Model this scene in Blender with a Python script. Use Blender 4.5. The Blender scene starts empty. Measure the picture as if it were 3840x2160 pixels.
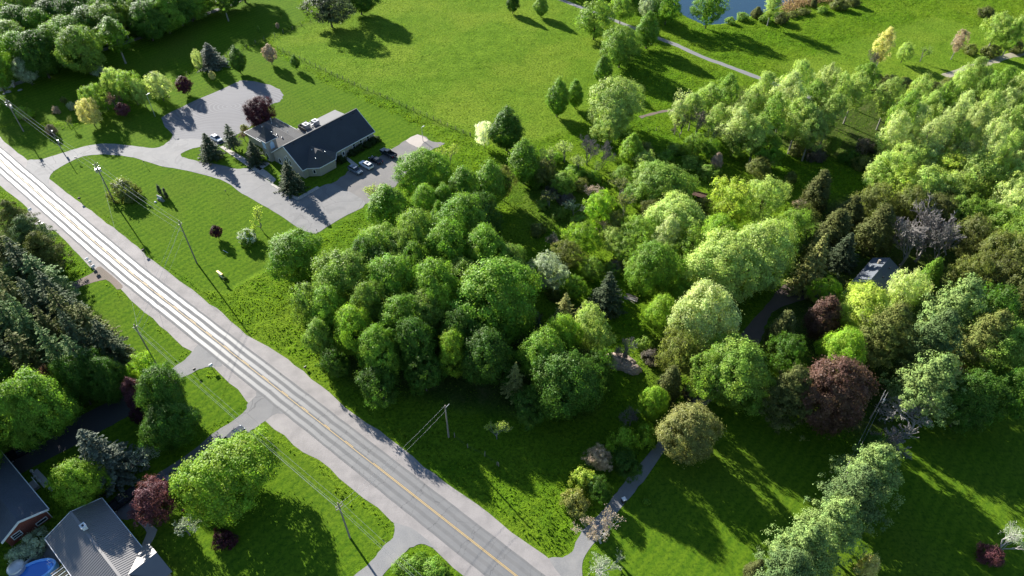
import bpy, bmesh, math, random
import numpy as np
from mathutils import Vector, Matrix
from mathutils.geometry import tessellate_polygon

# ---------------------------------------------------------------- camera, sky, sun, exposure
R = math.radians
scene = bpy.context.scene
COL = scene.collection
CAM_H, PITCH, FPX = 110.0, 44.0, 2560.0
cam_data = bpy.data.cameras.new('camera')
cam_data.lens = 24.0
cam_data.sensor_width = 36.0
cam_data.clip_start = 0.5
cam_data.clip_end = 8000.0
cam = bpy.data.objects.new('camera', cam_data)
COL.objects.link(cam)
cam.location = (0, 0, CAM_H)
cam.rotation_euler = (R(90 - PITCH), 0, 0)
scene.camera = cam

SUN_AZ, SUN_EL = 129.5, 22.8          # azimuth counter-clockwise from +X, elevation
world = bpy.data.worlds.new('World')
scene.world = world
world.use_nodes = True
wn = world.node_tree
bg = wn.nodes['Background']
sky = wn.nodes.new('ShaderNodeTexSky')
sky.sky_type = 'NISHITA'
sky.sun_disc = False
sky.sun_elevation = R(SUN_EL)
sky.sun_rotation = R(90 - SUN_AZ)
sky.altitude = 100
sky.air_density = 1.0
sky.dust_density = 0.2
sky.ozone_density = 3.0
wn.links.new(sky.outputs['Color'], bg.inputs['Color'])
bg.inputs['Strength'].default_value = 0.062

sun_data = bpy.data.lights.new('sun', 'SUN')
sun_data.energy = 5.0
sun_data.angle = R(0.53)
sun_data.color = (1.0, 0.955, 0.88)
sun = bpy.data.objects.new('sun', sun_data)
COL.objects.link(sun)
sd = Vector((math.cos(R(SUN_EL)) * math.cos(R(SUN_AZ)), math.cos(R(SUN_EL)) * math.sin(R(SUN_AZ)), math.sin(R(SUN_EL))))
sun.rotation_euler = (-sd).to_track_quat('-Z', 'Y').to_euler()
sun.location = sd * 400

scene.view_settings.view_transform = 'Standard'
scene.view_settings.look = 'None'
scene.view_settings.gamma = 1.0
scene.view_settings.use_curve_mapping = False
scene.view_settings.exposure = 1.68
scene.render.engine = 'CYCLES'
scene.cycles.use_denoising = True
scene.cycles.max_bounces = 8
scene.cycles.diffuse_bounces = 3
scene.cycles.transmission_bounces = 5
scene.cycles.glossy_bounces = 3
scene.cycles.sample_clamp_indirect = 4.0

# ---------------------------------------------------------------- survey: photo pixel (3840 x 2160) to a place on the ground
SP, CP = math.sin(R(PITCH)), math.cos(R(PITCH))
def G(u, v, z=0.0):
    a = (u - 1920) / FPX; b = (v - 1080) / FPX
    t = (CAM_H - z) / (SP + b * CP)
    return Vector((a * t, (CP - b * SP) * t))
def ppm(x, y, z):
    return FPX / (y * CP + (CAM_H - z) * SP)

rng = np.random.default_rng(11)
random.seed(5)

# ---------------------------------------------------------------- object helpers
def tag(o, label=None, cat=None, group=None, kind=None):
    if label: o['label'] = label
    if cat: o['category'] = cat
    if group: o['group'] = group
    if kind: o['kind'] = kind
    return o
def empty(name, loc=(0, 0, 0), rz=0.0, label=None, cat=None, group=None):
    o = bpy.data.objects.new(name, None)
    o.empty_display_size = 0.3
    COL.objects.link(o)
    o.location = loc; o.rotation_euler = (0, 0, rz)
    return tag(o, label, cat, group)
def link(name, me, parent=None, mat=None):
    if mat is not None and not me.materials: me.materials.append(mat)
    o = bpy.data.objects.new(name, me)
    COL.objects.link(o)
    if parent is not None: o.parent = parent
    return o
def copy_tree(o, parent=None):
    c = o.copy(); COL.objects.link(c); c.parent = parent
    for ch in list(o.children): copy_tree(ch, c)
    return c
def np_mesh(name, V, F, mat=None, smooth=False):
    """V (n,3) float, F (m,k) int, all faces with the same corner count"""
    me = bpy.data.meshes.new(name)
    V = np.asarray(V, np.float32); F = np.asarray(F, np.int32)
    me.vertices.add(len(V)); me.vertices.foreach_set('co', V.ravel())
    k = F.shape[1]
    me.loops.add(F.size); me.loops.foreach_set('vertex_index', F.ravel())
    me.polygons.add(len(F))
    me.polygons.foreach_set('loop_start', np.arange(0, F.size, k, dtype=np.int32))
    me.polygons.foreach_set('loop_total', np.full(len(F), k, np.int32))
    if smooth: me.polygons.foreach_set('use_smooth', np.ones(len(F), bool))
    me.update(calc_edges=True)
    if mat: me.materials.append(mat)
    return me

class MB:
    """collects shapes; build() links them as one mesh object"""
    def __init__(s): s.v = []; s.f = []
    def quad(s, *p):
        n = len(s.v); s.v += [tuple(q) for q in p]; s.f.append(tuple(range(n, n + len(p)))); return s
    def box(s, c, d, rz=0.0, taper=1.0):
        n = len(s.v); x, y, z = d[0] / 2, d[1] / 2, d[2] / 2
        ca, sa = math.cos(rz), math.sin(rz)
        for k in (-1, 1):
            t = taper if k == 1 else 1.0
            for i, j in ((-1, -1), (1, -1), (1, 1), (-1, 1)):
                px, py = i * x * t, j * y * t
                s.v.append((c[0] + px * ca - py * sa, c[1] + px * sa + py * ca, c[2] + k * z))
        s.f += [tuple(n + q for q in f) for f in ((0, 3, 2, 1), (4, 5, 6, 7), (0, 1, 5, 4), (1, 2, 6, 5), (2, 3, 7, 6), (3, 0, 4, 7))]
        return s
    def prism(s, poly, z0, z1):
        """vertical prism over a plan polygon (counter-clockwise)"""
        n = len(s.v); k = len(poly)
        s.v += [(p[0], p[1], z0) for p in poly] + [(p[0], p[1], z1) for p in poly]
        s.f.append(tuple(range(n + k - 1, n - 1, -1))); s.f.append(tuple(range(n + k, n + 2 * k)))
        for i in range(k):
            j = (i + 1) % k; s.f.append((n + i, n + j, n + k + j, n + k + i))
        return s
    def slab(s, poly, t):
        """a flat 3-D polygon thickened straight down by t"""
        n = len(s.v); k = len(poly)
        s.v += [tuple(p) for p in poly] + [(p[0], p[1], p[2] - t) for p in poly]
        s.f.append(tuple(range(n, n + k))); s.f.append(tuple(range(n + 2 * k - 1, n + k - 1, -1)))
        for i in range(k):
            j = (i + 1) % k; s.f.append((n + i, n + k + i, n + k + j, n + j))
        return s
    def tube(s, pts, rad, n=6, cap=True):
        pts = [Vector(p) for p in pts]
        if not hasattr(rad, '__len__'): rad = [rad] * len(pts)
        base = len(s.v)
        for i, p in enumerate(pts):
            d = (pts[min(i + 1, len(pts) - 1)] - pts[max(i - 1, 0)]).normalized()
            a = d.cross(Vector((0, 0, 1)) if abs(d.z) < .95 else Vector((1, 0, 0))).normalized(); b = d.cross(a)
            for k in range(n):
                t = 2 * math.pi * k / n
                s.v.append(tuple(p + (a * math.cos(t) + b * math.sin(t)) * rad[i]))
        for i in range(len(pts) - 1):
            for k in range(n):
                q = base + i * n; k2 = (k + 1) % n
                s.f.append((q + k, q + k2, q + n + k2, q + n + k))
        if cap:
            s.f.append(tuple(base + k for k in range(n - 1, -1, -1)))
            s.f.append(tuple(base + (len(pts) - 1) * n + k for k in range(n)))
        return s
    def dome(s, c, rx, ry, rz, n=10, m=5, lower=False):
        a0 = -math.pi / 2 if lower else 0.0
        base = len(s.v)
        for i in range(m):
            t = a0 + (math.pi / 2 - a0) * i / m
            for k in range(n):
                p = 2 * math.pi * k / n
                s.v.append((c[0] + rx * math.cos(t) * math.cos(p), c[1] + ry * math.cos(t) * math.sin(p), c[2] + rz * math.sin(t)))
        top = len(s.v); s.v.append((c[0], c[1], c[2] + rz))
        for i in range(m - 1):
            for k in range(n):
                q = base + i * n; k2 = (k + 1) % n
                s.f.append((q + k, q + k2, q + n + k2, q + n + k))
        q = base + (m - 1) * n
        for k in range(n): s.f.append((q + k, q + (k + 1) % n, top))
        return s
    def mesh(s, name, mat=None, bevel=0.0, smooth=False):
        me = bpy.data.meshes.new(name)
        me.from_pydata(s.v, [], s.f)
        if bevel or True:
            bm = bmesh.new(); bm.from_mesh(me)
            bmesh.ops.recalc_face_normals(bm, faces=bm.faces)
            if bevel: bmesh.ops.bevel(bm, geom=bm.edges[:], offset=bevel, segments=2, affect='EDGES', clamp_overlap=True)
            bm.to_mesh(me); bm.free()
        if smooth:
            for p in me.polygons: p.use_smooth = True
        me.update()
        if mat: me.materials.append(mat)
        return me
    def build(s, name, mat=None, parent=None, bevel=0.0, smooth=False):
        return link(name, s.mesh(name, mat, bevel, smooth), parent)

# ---------------------------------------------------------------- material helpers
class NT:
    def __init__(s, name):
        s.m = bpy.data.materials.new(name); s.m.use_nodes = True
        s.t = s.m.node_tree; s.t.nodes.clear()
        s.out = s.n('ShaderNodeOutputMaterial')
    def n(s, kind, **kw):
        q = s.t.nodes.new(kind)
        for k, v in kw.items(): setattr(q, k, v)
        return q
    def put(s, sock, val):
        if isinstance(val, bpy.types.NodeSocket): s.t.links.new(val, sock)
        elif isinstance(val, (tuple, list)) and len(val) == 3 and sock.type == 'RGBA': sock.default_value = (*val, 1)
        else: sock.default_value = val
    def coord(s, which='Object'): return s.n('ShaderNodeTexCoord').outputs[which]
    def pos(s): return s.n('ShaderNodeNewGeometry').outputs['Position']
    def attr(s, name, out='Fac'): return s.n('ShaderNodeAttribute', attribute_name=name).outputs[out]
    def noise(s, vec, scale, detail=3, rough=.55, dist=0.0):
        q = s.n('ShaderNodeTexNoise'); s.put(q.inputs['Vector'], vec)
        q.inputs['Scale'].default_value = scale; q.inputs['Detail'].default_value = detail
        q.inputs['Roughness'].default_value = rough; q.inputs['Distortion'].default_value = dist
        return q.outputs['Fac']
    def voro(s, vec, scale, feature='F1', out='Distance', rnd=1.0):
        q = s.n('ShaderNodeTexVoronoi', feature=feature); s.put(q.inputs['Vector'], vec)
        q.inputs['Scale'].default_value = scale; q.inputs['Randomness'].default_value = rnd
        return q.outputs[out]
    def math(s, op, a, b=0.0, clamp=False):
        q = s.n('ShaderNodeMath', operation=op, use_clamp=clamp); s.put(q.inputs[0], a); s.put(q.inputs[1], b); return q.outputs[0]
    def ramp(s, fac, lo, hi, a=0.0, b=1.0):
        q = s.n('ShaderNodeMapRange', clamp=True); s.put(q.inputs[0], fac)
        q.inputs[1].default_value = lo; q.inputs[2].default_value = hi; q.inputs[3].default_value = a; q.inputs[4].default_value = b
        return q.outputs[0]
    def mix(s, fac, a, b, mode='MIX'):
        q = s.n('ShaderNodeMix', data_type='RGBA', blend_type=mode)
        s.put(q.inputs[0], fac); s.put(q.inputs[6], a); s.put(q.inputs[7], b); return q.outputs[2]
    def mapping(s, vec, scale=(1, 1, 1), rot=(0, 0, 0), loc=(0, 0, 0)):
        q = s.n('ShaderNodeMapping'); s.put(q.inputs['Vector'], vec)
        q.inputs['Scale'].default_value = scale; q.inputs['Rotation'].default_value = rot; q.inputs['Location'].default_value = loc
        return q.outputs[0]
    def bump(s, h, strength=.5, dist=.1):
        q = s.n('ShaderNodeBump'); s.put(q.inputs['Height'], h)
        q.inputs['Strength'].default_value = strength; q.inputs['Distance'].default_value = dist
        return q.outputs[0]
    def bsdf(s, color, rough=.8, spec=.3, metal=0.0, normal=None, **kw):
        q = s.n('ShaderNodeBsdfPrincipled'); s.put(q.inputs['Base Color'], color); s.put(q.inputs['Roughness'], rough)
        s.put(q.inputs['Specular IOR Level'], spec); s.put(q.inputs['Metallic'], metal)
        if normal is not None: s.put(q.inputs['Normal'], normal)
        for k, v in kw.items(): s.put(q.inputs[k.replace('_', ' ')], v)
        return q.outputs[0]
    def done(s, sh): s.t.links.new(sh, s.out.inputs['Surface']); return s.m
def scale3(c, k): return (c[0] * k, c[1] * k, c[2] * k)

def plain(name, col, rough=.7, spec=.35, metal=0.0, var=.12, vscale=1.5, bump=0.0, bscale=20, dirt=0.0):
    t = NT(name); p = t.coord('Object')
    c = t.mix(t.noise(p, vscale, 4), scale3(col, 1 - var), scale3(col, 1 + var))
    if dirt: c = t.mix(t.math('MULTIPLY', t.ramp(t.noise(p, vscale * .6, 5), .45, .75), dirt), c, (.12, .10, .08))
    nrm = t.bump(t.noise(p, bscale, 3), bump, .05) if bump else None
    return t.done(t.bsdf(c, rough, spec, metal, nrm))
# ---------------------------------------------------------------- surface materials
def mat_ground():
    t = NT('grass_ground'); p = t.pos()
    z = t.n('ShaderNodeAttribute', attribute_name='zones')
    sep = t.n('ShaderNodeSeparateColor'); t.put(sep.inputs[0], z.outputs['Color'])
    mow, field, litter = sep.outputs[0], sep.outputs[1], sep.outputs[2]
    big = t.noise(p, .035, 4, .6); mid = t.noise(p, .22, 4, .6); fine = t.noise(p, 1.6, 5, .7); vf = t.noise(p, 5.0, 3, .7)
    rough = t.mix(t.ramp(mid, .3, .7), (.060, .132, .006), (.118, .205, .010))
    rough = t.mix(t.ramp(big, .42, .68), rough, (.145, .215, .014))
    fcol = t.mix(t.ramp(mid, .3, .72), (.092, .168, .011), (.146, .238, .019))
    fcol = t.mix(t.ramp(big, .45, .62), fcol, (.165, .235, .022))
    # mown stripes
    sp1 = t.mapping(p, rot=(0, 0, R(-50)))
    w = t.n('ShaderNodeTexWave', wave_type='BANDS', bands_direction='Y'); t.put(w.inputs['Vector'], sp1)
    w.inputs['Scale'].default_value = .16; w.inputs['Distortion'].default_value = 3.5; w.inputs['Detail'].default_value = 2; w.inputs['Detail Scale'].default_value = .6
    mcol = t.mix(t.ramp(mid, .3, .7), (.052, .112, .006), (.084, .150, .009))
    mcol = t.mix(t.math('MULTIPLY', w.outputs['Fac'], .6), mcol, (.106, .176, .010))
    mcol = t.mix(t.ramp(big, .48, .7), mcol, (.088, .134, .012))
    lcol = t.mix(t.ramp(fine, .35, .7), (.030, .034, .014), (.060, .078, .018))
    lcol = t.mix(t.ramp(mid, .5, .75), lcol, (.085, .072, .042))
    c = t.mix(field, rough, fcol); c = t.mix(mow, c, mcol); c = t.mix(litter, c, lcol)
    # dark tufts and pale specks
    dark = t.ramp(fine, .34, .56); c = t.mix(t.math('MULTIPLY', t.math('SUBTRACT', 1.0, dark), .8), c, (.022, .060, .006))
    c = t.mix(t.math('MULTIPLY', t.ramp(vf, .55, .8), .35), c, (.13, .205, .02))
    cow = t.math('LESS_THAN', t.voro(t.mapping(p, scale=(1, 1, 0)), .11), .035)
    c = t.mix(t.math('MULTIPLY', t.math('MULTIPLY', cow, field), .8), c, (.030, .060, .006))
    inv = t.math('SUBTRACT', 1.0, t.math('MULTIPLY', mow, .72))
    h = t.math('ADD', t.math('MULTIPLY', fine, 1.0), t.math('MULTIPLY', vf, .45))
    nb = t.n('ShaderNodeBump'); t.put(nb.inputs['Height'], h); t.put(nb.inputs['Strength'], t.math('MULTIPLY', inv, .75)); nb.inputs['Distance'].default_value = .5
    dif = t.bsdf(c, .95, .02, 0, nb.outputs[0])
    tr = t.n('ShaderNodeBsdfTranslucent'); t.put(tr.inputs['Color'], c)
    return t.done(dif)

def mat_asphalt_road():
    t = NT('road_asphalt'); uv = t.coord('UV'); p = t.pos()
    sx = t.n('ShaderNodeSeparateXYZ'); t.put(sx.inputs[0], uv); across, along = sx.outputs[0], sx.outputs[1]
    fine = t.noise(p, 9, 4, .7); mid = t.noise(p, .5, 4, .6)
    c = t.mix(t.ramp(fine, .3, .7), (.128, .127, .126), (.158, .157, .156))
    c = t.mix(t.math('MULTIPLY', t.ramp(mid, .4, .7), .5), c, (.180, .176, .172))
    aw = t.math('ADD', across, t.math('MULTIPLY', t.math('SUBTRACT', t.noise(p, .12, 3), .5), .35))
    # worn wheel paths: two in each lane
    tr = None
    for x0 in (-2.2, -.75, .75, 2.2):
        g = t.ramp(t.math('ABSOLUTE', t.math('SUBTRACT', aw, x0)), .28, .48, 1, 0)
        tr = g if tr is None else t.math('MAXIMUM', tr, g)
    c = t.mix(t.math('MULTIPLY', tr, .14), c, (.200, .198, .195))
    # sealed seam beside the centre line and transverse cracks
    warp = t.math('MULTIPLY', t.math('SUBTRACT', t.noise(p, .55, 4, .65), .5), 2.6)
    al = t.math('ADD', along, warp)
    cell = t.math('ABSOLUTE', t.math('SUBTRACT', t.math('FRACT', t.math('MULTIPLY', al, .155)), .5))
    crack = t.ramp(cell, .0, .013, 1, 0)
    cell2 = t.math('ABSOLUTE', t.math('SUBTRACT', t.math('FRACT', t.math('MULTIPLY', t.math('ADD', al, t.math('MULTIPLY', across, .35)), .083)), .5))
    crack = t.math('MAXIMUM', crack, t.ramp(cell2, .0, .005, .8, 0))
    vor = t.ramp(t.voro(t.mapping(p, scale=(1, 1, 0)), .28, 'DISTANCE_TO_EDGE'), .0, .012, .8, 0)
    vor = t.math('MULTIPLY', vor, t.ramp(t.noise(p, .09, 2), .5, .6))
    crack = t.math('MAXIMUM', crack, vor)
    c = t.mix(t.math('MULTIPLY', crack, .62), c, (.050, .050, .052))
    rgh = t.math('SUBTRACT', .90, t.math('MULTIPLY', tr, .42))
    rgh = t.math('ADD', rgh, t.math('MULTIPLY', t.math('SUBTRACT', mid, .5), .12))
    nb = t.bump(fine, .18, .02)
    return t.done(t.bsdf(c, rgh, t.math('ADD', .16, t.math('MULTIPLY', tr, .22)), 0, nb))

def mat_gravel(name, a, b, patch, tracks=False, rough=.85, spec=.25, ctr=None, cracks=False):
    t = NT(name); p = t.pos()
    fine = t.noise(p, 6, 5, .75); mid = t.noise(p, .35, 5, .6); big = t.noise(p, .07, 3)
    c = t.mix(t.ramp(fine, .3, .7), a, b)
    c = t.mix(t.math('MULTIPLY', t.ramp(mid, .42, .66), .65), c, patch)
    c = t.mix(t.math('MULTIPLY', t.ramp(big, .45, .65), .4), c, scale3(b, 1.12))
    if tracks:
        q = t.mapping(p, loc=(-ctr[0], -ctr[1], 0))
        w = t.n('ShaderNodeTexWave', wave_type='RINGS', rings_direction='Z'); t.put(w.inputs['Vector'], t.mapping(q, rot=(0, 0, R(-42)), scale=(.62, 1.0, 1)))
        w.inputs['Scale'].default_value = .35; w.inputs['Distortion'].default_value = 5.0; w.inputs['Detail'].default_value = 3; w.inputs['Detail Scale'].default_value = .5
        c = t.mix(t.math('MULTIPLY', t.ramp(w.outputs['Fac'], .55, .9), .5), c, scale3(b, 1.3))
    if cracks:
        q = t.mapping(p, scale=(1, 1, 0)); wv = t.n('ShaderNodeVectorMath', operation='ADD'); nz = t.n('ShaderNodeTexNoise'); t.put(nz.inputs['Vector'], q); nz.inputs['Scale'].default_value = .5
        t.put(wv.inputs[0], q); t.put(wv.inputs[1], nz.outputs['Color'])
        k = t.ramp(t.voro(wv.outputs[0], .12, 'DISTANCE_TO_EDGE'), 0, .010, .75, 0)
        k = t.math('MULTIPLY', k, t.ramp(t.noise(p, .06, 2), .4, .55))
        c = t.mix(k, c, (.06, .06, .062))
        pt = t.math('GREATER_THAN', t.voro(q, .055, 'F1', 'Distance'), 6.5)
        c = t.mix(t.math('MULTIPLY', t.ramp(t.noise(q, .16, 2, .4, 1.5), .58, .62), .35), c, (.105, .104, .105))
    nb = t.bump(fine, .45, .05)
    return t.done(t.bsdf(c, rough, spec, 0, nb))

M = {}
M['ground'] = mat_ground()
M['road'] = mat_asphalt_road()
M['shoulder'] = mat_gravel('shoulder_gravel', (.215, .197, .188), (.300, .278, .266), (.165, .155, .150))
M['drive'] = mat_gravel('driveway_asphalt', (.138, .136, .136), (.172, .170, .169), (.195, .188, .182), rough=.8, spec=.3, cracks=True)
M['lot'] = mat_gravel('parking_gravel', (.120, .114, .110), (.165, .156, .150), (.195, .178, .162))
lc = G(860, 400)
M['gravel_lot'] = mat_gravel('turning_gravel', (.112, .110, .114), (.160, .157, .162), (.125, .123, .128), True, ctr=lc)
M['dark_asphalt'] = mat_gravel('dark_asphalt', (.040, .040, .043), (.055, .055, .058), (.048, .048, .05), rough=.7, spec=.35)
M['grey_asphalt'] = mat_gravel('grey_asphalt', (.100, .100, .104), (.125, .125, .128), (.115, .113, .113), rough=.75)
M['grey_gravel'] = mat_gravel('grey_gravel', (.150, .150, .150), (.215, .212, .208), (.250, .240, .228))
M['dirt'] = mat_gravel('bare_dirt', (.115, .085, .068), (.165, .125, .100), (.095, .085, .060))
M['lane'] = mat_gravel('shade_toned_dirt', (.085, .062, .052), (.120, .090, .076), (.070, .062, .046))  # dirt lane, with the deep tree shade put into its dark brown
M['path'] = mat_gravel('path_gravel', (.150, .150, .152), (.200, .198, .196), (.175, .172, .168))
M['sand'] = mat_gravel('sandy_track', (.250, .215, .160), (.330, .290, .225), (.150, .170, .070))
M['concrete'] = plain('concrete', (.34, .315, .285), .8, .3, var=.10, vscale=.8, bump=.15)
M['pad'] = plain('concrete_pad', (.36, .315, .275), .8, .3, var=.12, vscale=.5, bump=.15)
M['yellow_paint'] = plain('yellow_road_paint', (.50, .33, .10), .6, .35, var=.2, vscale=3)

# ---------------------------------------------------------------- outlines
def smooth_poly(px, n=4, jitter=.12):
    """Catmull-Rom through ground points of a pixel outline, with slightly ragged edges"""
    P = [G(*q) for q in px]; out = []
    for i in range(len(P)):
        a, b, c, d = P[i - 1], P[i], P[(i + 1) % len(P)], P[(i + 2) % len(P)]
        m = n if (c - b).length > 1.2 else 1
        for k in range(m):
            t = k / m
            q = .5 * ((2 * b) + (c - a) * t + (2 * a - 5 * b + 4 * c - d) * t * t + (3 * b - a - 3 * c + d) * t ** 3)
            lin = b.lerp(c, t); q = lin.lerp(q, .7)
            out.append(Vector((q.x + random.uniform(-jitter, jitter), q.y + random.uniform(-jitter, jitter))))
    return out
PAVED = []
def sheet(name, px, z, mat, n=4, jitter=.12, skirt=True, poly=None):
    P = poly if poly is not None else smooth_poly(px, n, jitter)
    PAVED.append(np.array([(q.x, q.y) for q in P]))
    tris = tessellate_polygon([[Vector((q.x, q.y, 0)) for q in P]])
    V = [(q.x, q.y, z) for q in P]; F = [tuple(t) for t in tris]
    me = bpy.data.meshes.new(name); me.from_pydata(V, [], F)
    bm = bmesh.new(); bm.from_mesh(me); bmesh.ops.recalc_face_normals(bm, faces=bm.faces)
    if sum(f.normal.z for f in bm.faces) < 0: bmesh.ops.reverse_faces(bm, faces=bm.faces)
    bm.to_mesh(me); bm.free(); me.materials.append(mat)
    o = link(name, me); o['kind'] = 'structure'; return o
def spline(pts, step=2.0):
    out = []
    for i in range(len(pts) - 1):
        a, b, c, d = pts[max(i - 1, 0)], pts[i], pts[i + 1], pts[min(i + 2, len(pts) - 1)]
        m = max(1, int((c - b).length / step))
        for k in range(m):
            t = k / m
            out.append(.5 * ((2 * b) + (c - a) * t + (2 * a - 5 * b + 4 * c - d) * t * t + (3 * b - a - 3 * c + d) * t ** 3))
    out.append(pts[-1]); return out
def ribbon(name, pts, offs0, offs1, z, mat, parent=None, jitter=0.0, uv=True, pave=True, s0=None, s1=None):
    """a strip between two side offsets (metres, + = left) along a ground line"""
    pts = list(pts); V = []; UV = []; s = 0.0; rows = 0
    for i, p in enumerate(pts):
        d = (pts[min(i + 1, len(pts) - 1)] - pts[max(i - 1, 0)]).normalized(); nrm = Vector((-d.y, d.x))
        if i: s += (p - pts[i - 1]).length
        if s0 is not None and (s < s0 or s > s1): continue
        for o in (offs0, offs1):
            q = p + nrm * (o + random.uniform(-jitter, jitter)); V.append((q.x, q.y, z)); UV.append((o, s))
        rows += 1
    if rows < 2: return None
    F = [(2 * i, 2 * i + 1, 2 * i + 3, 2 * i + 2) for i in range(rows - 1)]
    me = np_mesh(name, V, F, mat)
    if uv:
        l = me.uv_layers.new(name='UVMap')
        idx = np.array(F).ravel(); l.data.foreach_set('uv', np.array(UV, np.float32)[idx].ravel())
    if me.polygons[0].normal.z < 0: me.flip_normals()
    if pave: PAVED.append(np.array([(V[2 * i][0], V[2 * i][1]) for i in range(rows)] + [(V[2 * i + 1][0], V[2 * i + 1][1]) for i in range(rows - 1, -1, -1)]))
    o = link(name, me, parent)
    if parent is None: o['kind'] = 'structure'
    return o

# the road ------------------------------------------------------
cl_px = [(0, 600), (230, 800), (463, 1000), (600, 1111), (900, 1348), (1200, 1584), (1560, 1867), (1933, 2160)]
CL = [G(*q) for q in cl_px]
d0 = (CL[0] - CL[1]).normalized(); d1 = (CL[-1] - CL[-2]).normalized()
CL = [CL[0] + d0 * 1500, CL[0] + d0 * 300, CL[0] + d0 * 60] + CL + [CL[-1] + d1 * 60, CL[-1] + d1 * 300, CL[-1] + d1 * 1500]
road_line = spline(CL, 1.0 if False else 2.0)
ROADW = 3.02
road = ribbon('road', road_line, -ROADW, ROADW, .035, M['road'], jitter=.05)
up_px = [(0, 514), (104, 602), (215, 695), (305, 763), (445, 871), (600, 997), (737, 1100), (832, 1175), (923, 1253), (1006, 1299), (1056, 1328), (1168, 1419), (1300, 1527), (1419, 1614), (1592, 1746), (1746, 1864), (1920, 1992), (2040, 2078), (2150, 2160)]
lo_px = [(0, 695), (118, 792), (201, 860), (273, 936), (358, 1018), (447, 1082), (517, 1147), (601, 1222), (710, 1316), (745, 1335), (832, 1407), (890, 1460), (925, 1506), (1000, 1580), (1064, 1634), (1139, 1697), (1200, 1723), (1314, 1828), (1414, 1905), (1473, 1955), (1545, 2000), (1610, 2042), (1701, 2128), (1740, 2160)]
U = [G(*q) for q in up_px]; L = [G(*q) for q in lo_px]
U = [U[0] + d0 * 1500] + spline(U, 2.5) + [U[-1] + d1 * 1500]; L = [L[0] + d0 * 1500] + spline(L, 2.5) + [L[-1] + d1 * 1500]
jit = lambda q: Vector((q.x + random.uniform(-.22, .22), q.y + random.uniform(-.22, .22)))
sheet('road_shoulder', None, .015, M['shoulder'], poly=[jit(q) for q in U] + [jit(q) for q in L[::-1]])
# centre line: a solid yellow line with dashes beside it, then a double line
tot = 0.0; cum = [0.0]
for a, b in zip(road_line, road_line[1:]): tot += (b - a).length; cum.append(tot)
cum = np.array(cum)
def station(p): return cum[int(np.argmin([(q - p).length for q in road_line]))]
fine_line = []
for i in range(len(road_line) - 1):
    if cum[i] > station(CL[3]) - 140 and cum[i] < station(CL[-4]) + 140:
        fine_line += [road_line[i].lerp(road_line[i + 1], k / 4) for k in range(4)]
fcum = [0.0]
for a, b in zip(fine_line, fine_line[1:]): fcum.append(fcum[-1] + (b - a).length)
fcum = np.array(fcum)
def fst(p): return float(fcum[int(np.argmin([(q - p).length for q in fine_line]))])
sA, sB = fst(G(0, 600)) - 100, fst(G(1400, 1742))
ribbon('solid_line_marking', fine_line, -.045, .045, .041, M['yellow_paint'], road, pave=False)
ribbon('solid_line_marking', fine_line, .16, .25, .041, M['yellow_paint'], road, pave=False, s0=sB, s1=fcum[-1])
s = sA
while s < sB - 3:
    ribbon('dash_marking', fine_line, .16, .25, .041, M['yellow_paint'], road, pave=False, s0=s, s1=s + 2.6)
    s += 6.4

# driveways, lots, paths -----------------------------------------
sheet('church_driveway', [(100, 640), (108, 600), (154, 598), (230, 575), (305, 552), (359, 541), (430, 539), (520, 550), (571, 556), (606, 549), (641, 526), (720, 520), (800, 530), (808, 540), (721, 557), (680, 576), (680, 586), (697, 593), (759, 607), (808, 615), (890, 634), (938, 632), (1020, 687), (1117, 745), (1194, 704), (1250, 690), (1373, 762), (1276, 820), (1199, 868), (1175, 876), (1131, 861), (1059, 815), (986, 769), (909, 726), (851, 685), (793, 663), (697, 639), (600, 622), (502, 591), (405, 579), (323, 584), (269, 604), (215, 634), (190, 655), (185, 690), (240, 760), (160, 700)], .026, M['drive'])
sheet('parking_lot', [(1235, 698), (1267, 675), (1315, 636), (1344, 627), (1421, 588), (1465, 562), (1523, 528), (1566, 503), (1625, 530), (1668, 538), (1634, 556), (1560, 600), (1520, 660), (1480, 700), (1373, 765), (1300, 730)], .022, M['lot'], jitter=.3)
sheet('gravel_lot', [(641, 532), (646, 507), (606, 442), (705, 390), (869, 318), (911, 301), (998, 314), (1048, 335), (1062, 357), (1051, 379), (1004, 398), (948, 467), (900, 500), (832, 540), (790, 548), (720, 535)], .019, M['gravel_lot'], jitter=.3)
sheet('concrete_pad', [(1565, 504), (1606, 525), (1589, 534), (1573, 554), (1556, 549), (1521, 528)], .032, M['pad'], n=2, jitter=.05)
sheet('gravel_drive', [(118, 780), (100, 800), (60, 815), (80, 850), (140, 842), (190, 866), (230, 850)], .020, M['shoulder'])
sheet('gravel_drive', [(260, 1065), (290, 1052), (345, 1024), (375, 1000), (460, 1070), (440, 1085), (397, 1048), (310, 1072), (280, 1085)], .020, M['dirt'])
sheet('paved_apron', [(745, 1293), (724, 1315), (695, 1349), (640, 1385), (600, 1420), (640, 1450), (683, 1419), (737, 1390), (782, 1375), (835, 1372), (800, 1330)], .025, M['drive'])
sheet('black_driveway', [(640, 1385), (560, 1428), (470, 1475), (300, 1560), (200, 1610), (70, 1690), (-60, 1770), (-20, 1830), (110, 1760), (300, 1660), (400, 1605), (480, 1560), (570, 1500), (655, 1438), (660, 1400)], .021, M['dark_asphalt'])
sheet('paved_apron', [(965, 1469), (958, 1488), (927, 1514), (921, 1539), (870, 1580), (815, 1618), (860, 1670), (915, 1634), (952, 1607), (998, 1578), (1031, 1552), (1065, 1548), (1020, 1510)], .025, M['drive'])
sheet('grey_driveway', [(825, 1610), (745, 1672), (640, 1745), (560, 1798), (500, 1840), (430, 1880), (380, 1925), (480, 1950), (560, 1905), (640, 1848), (700, 1800), (800, 1715), (862, 1668)], .021, M['grey_asphalt'])
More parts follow.
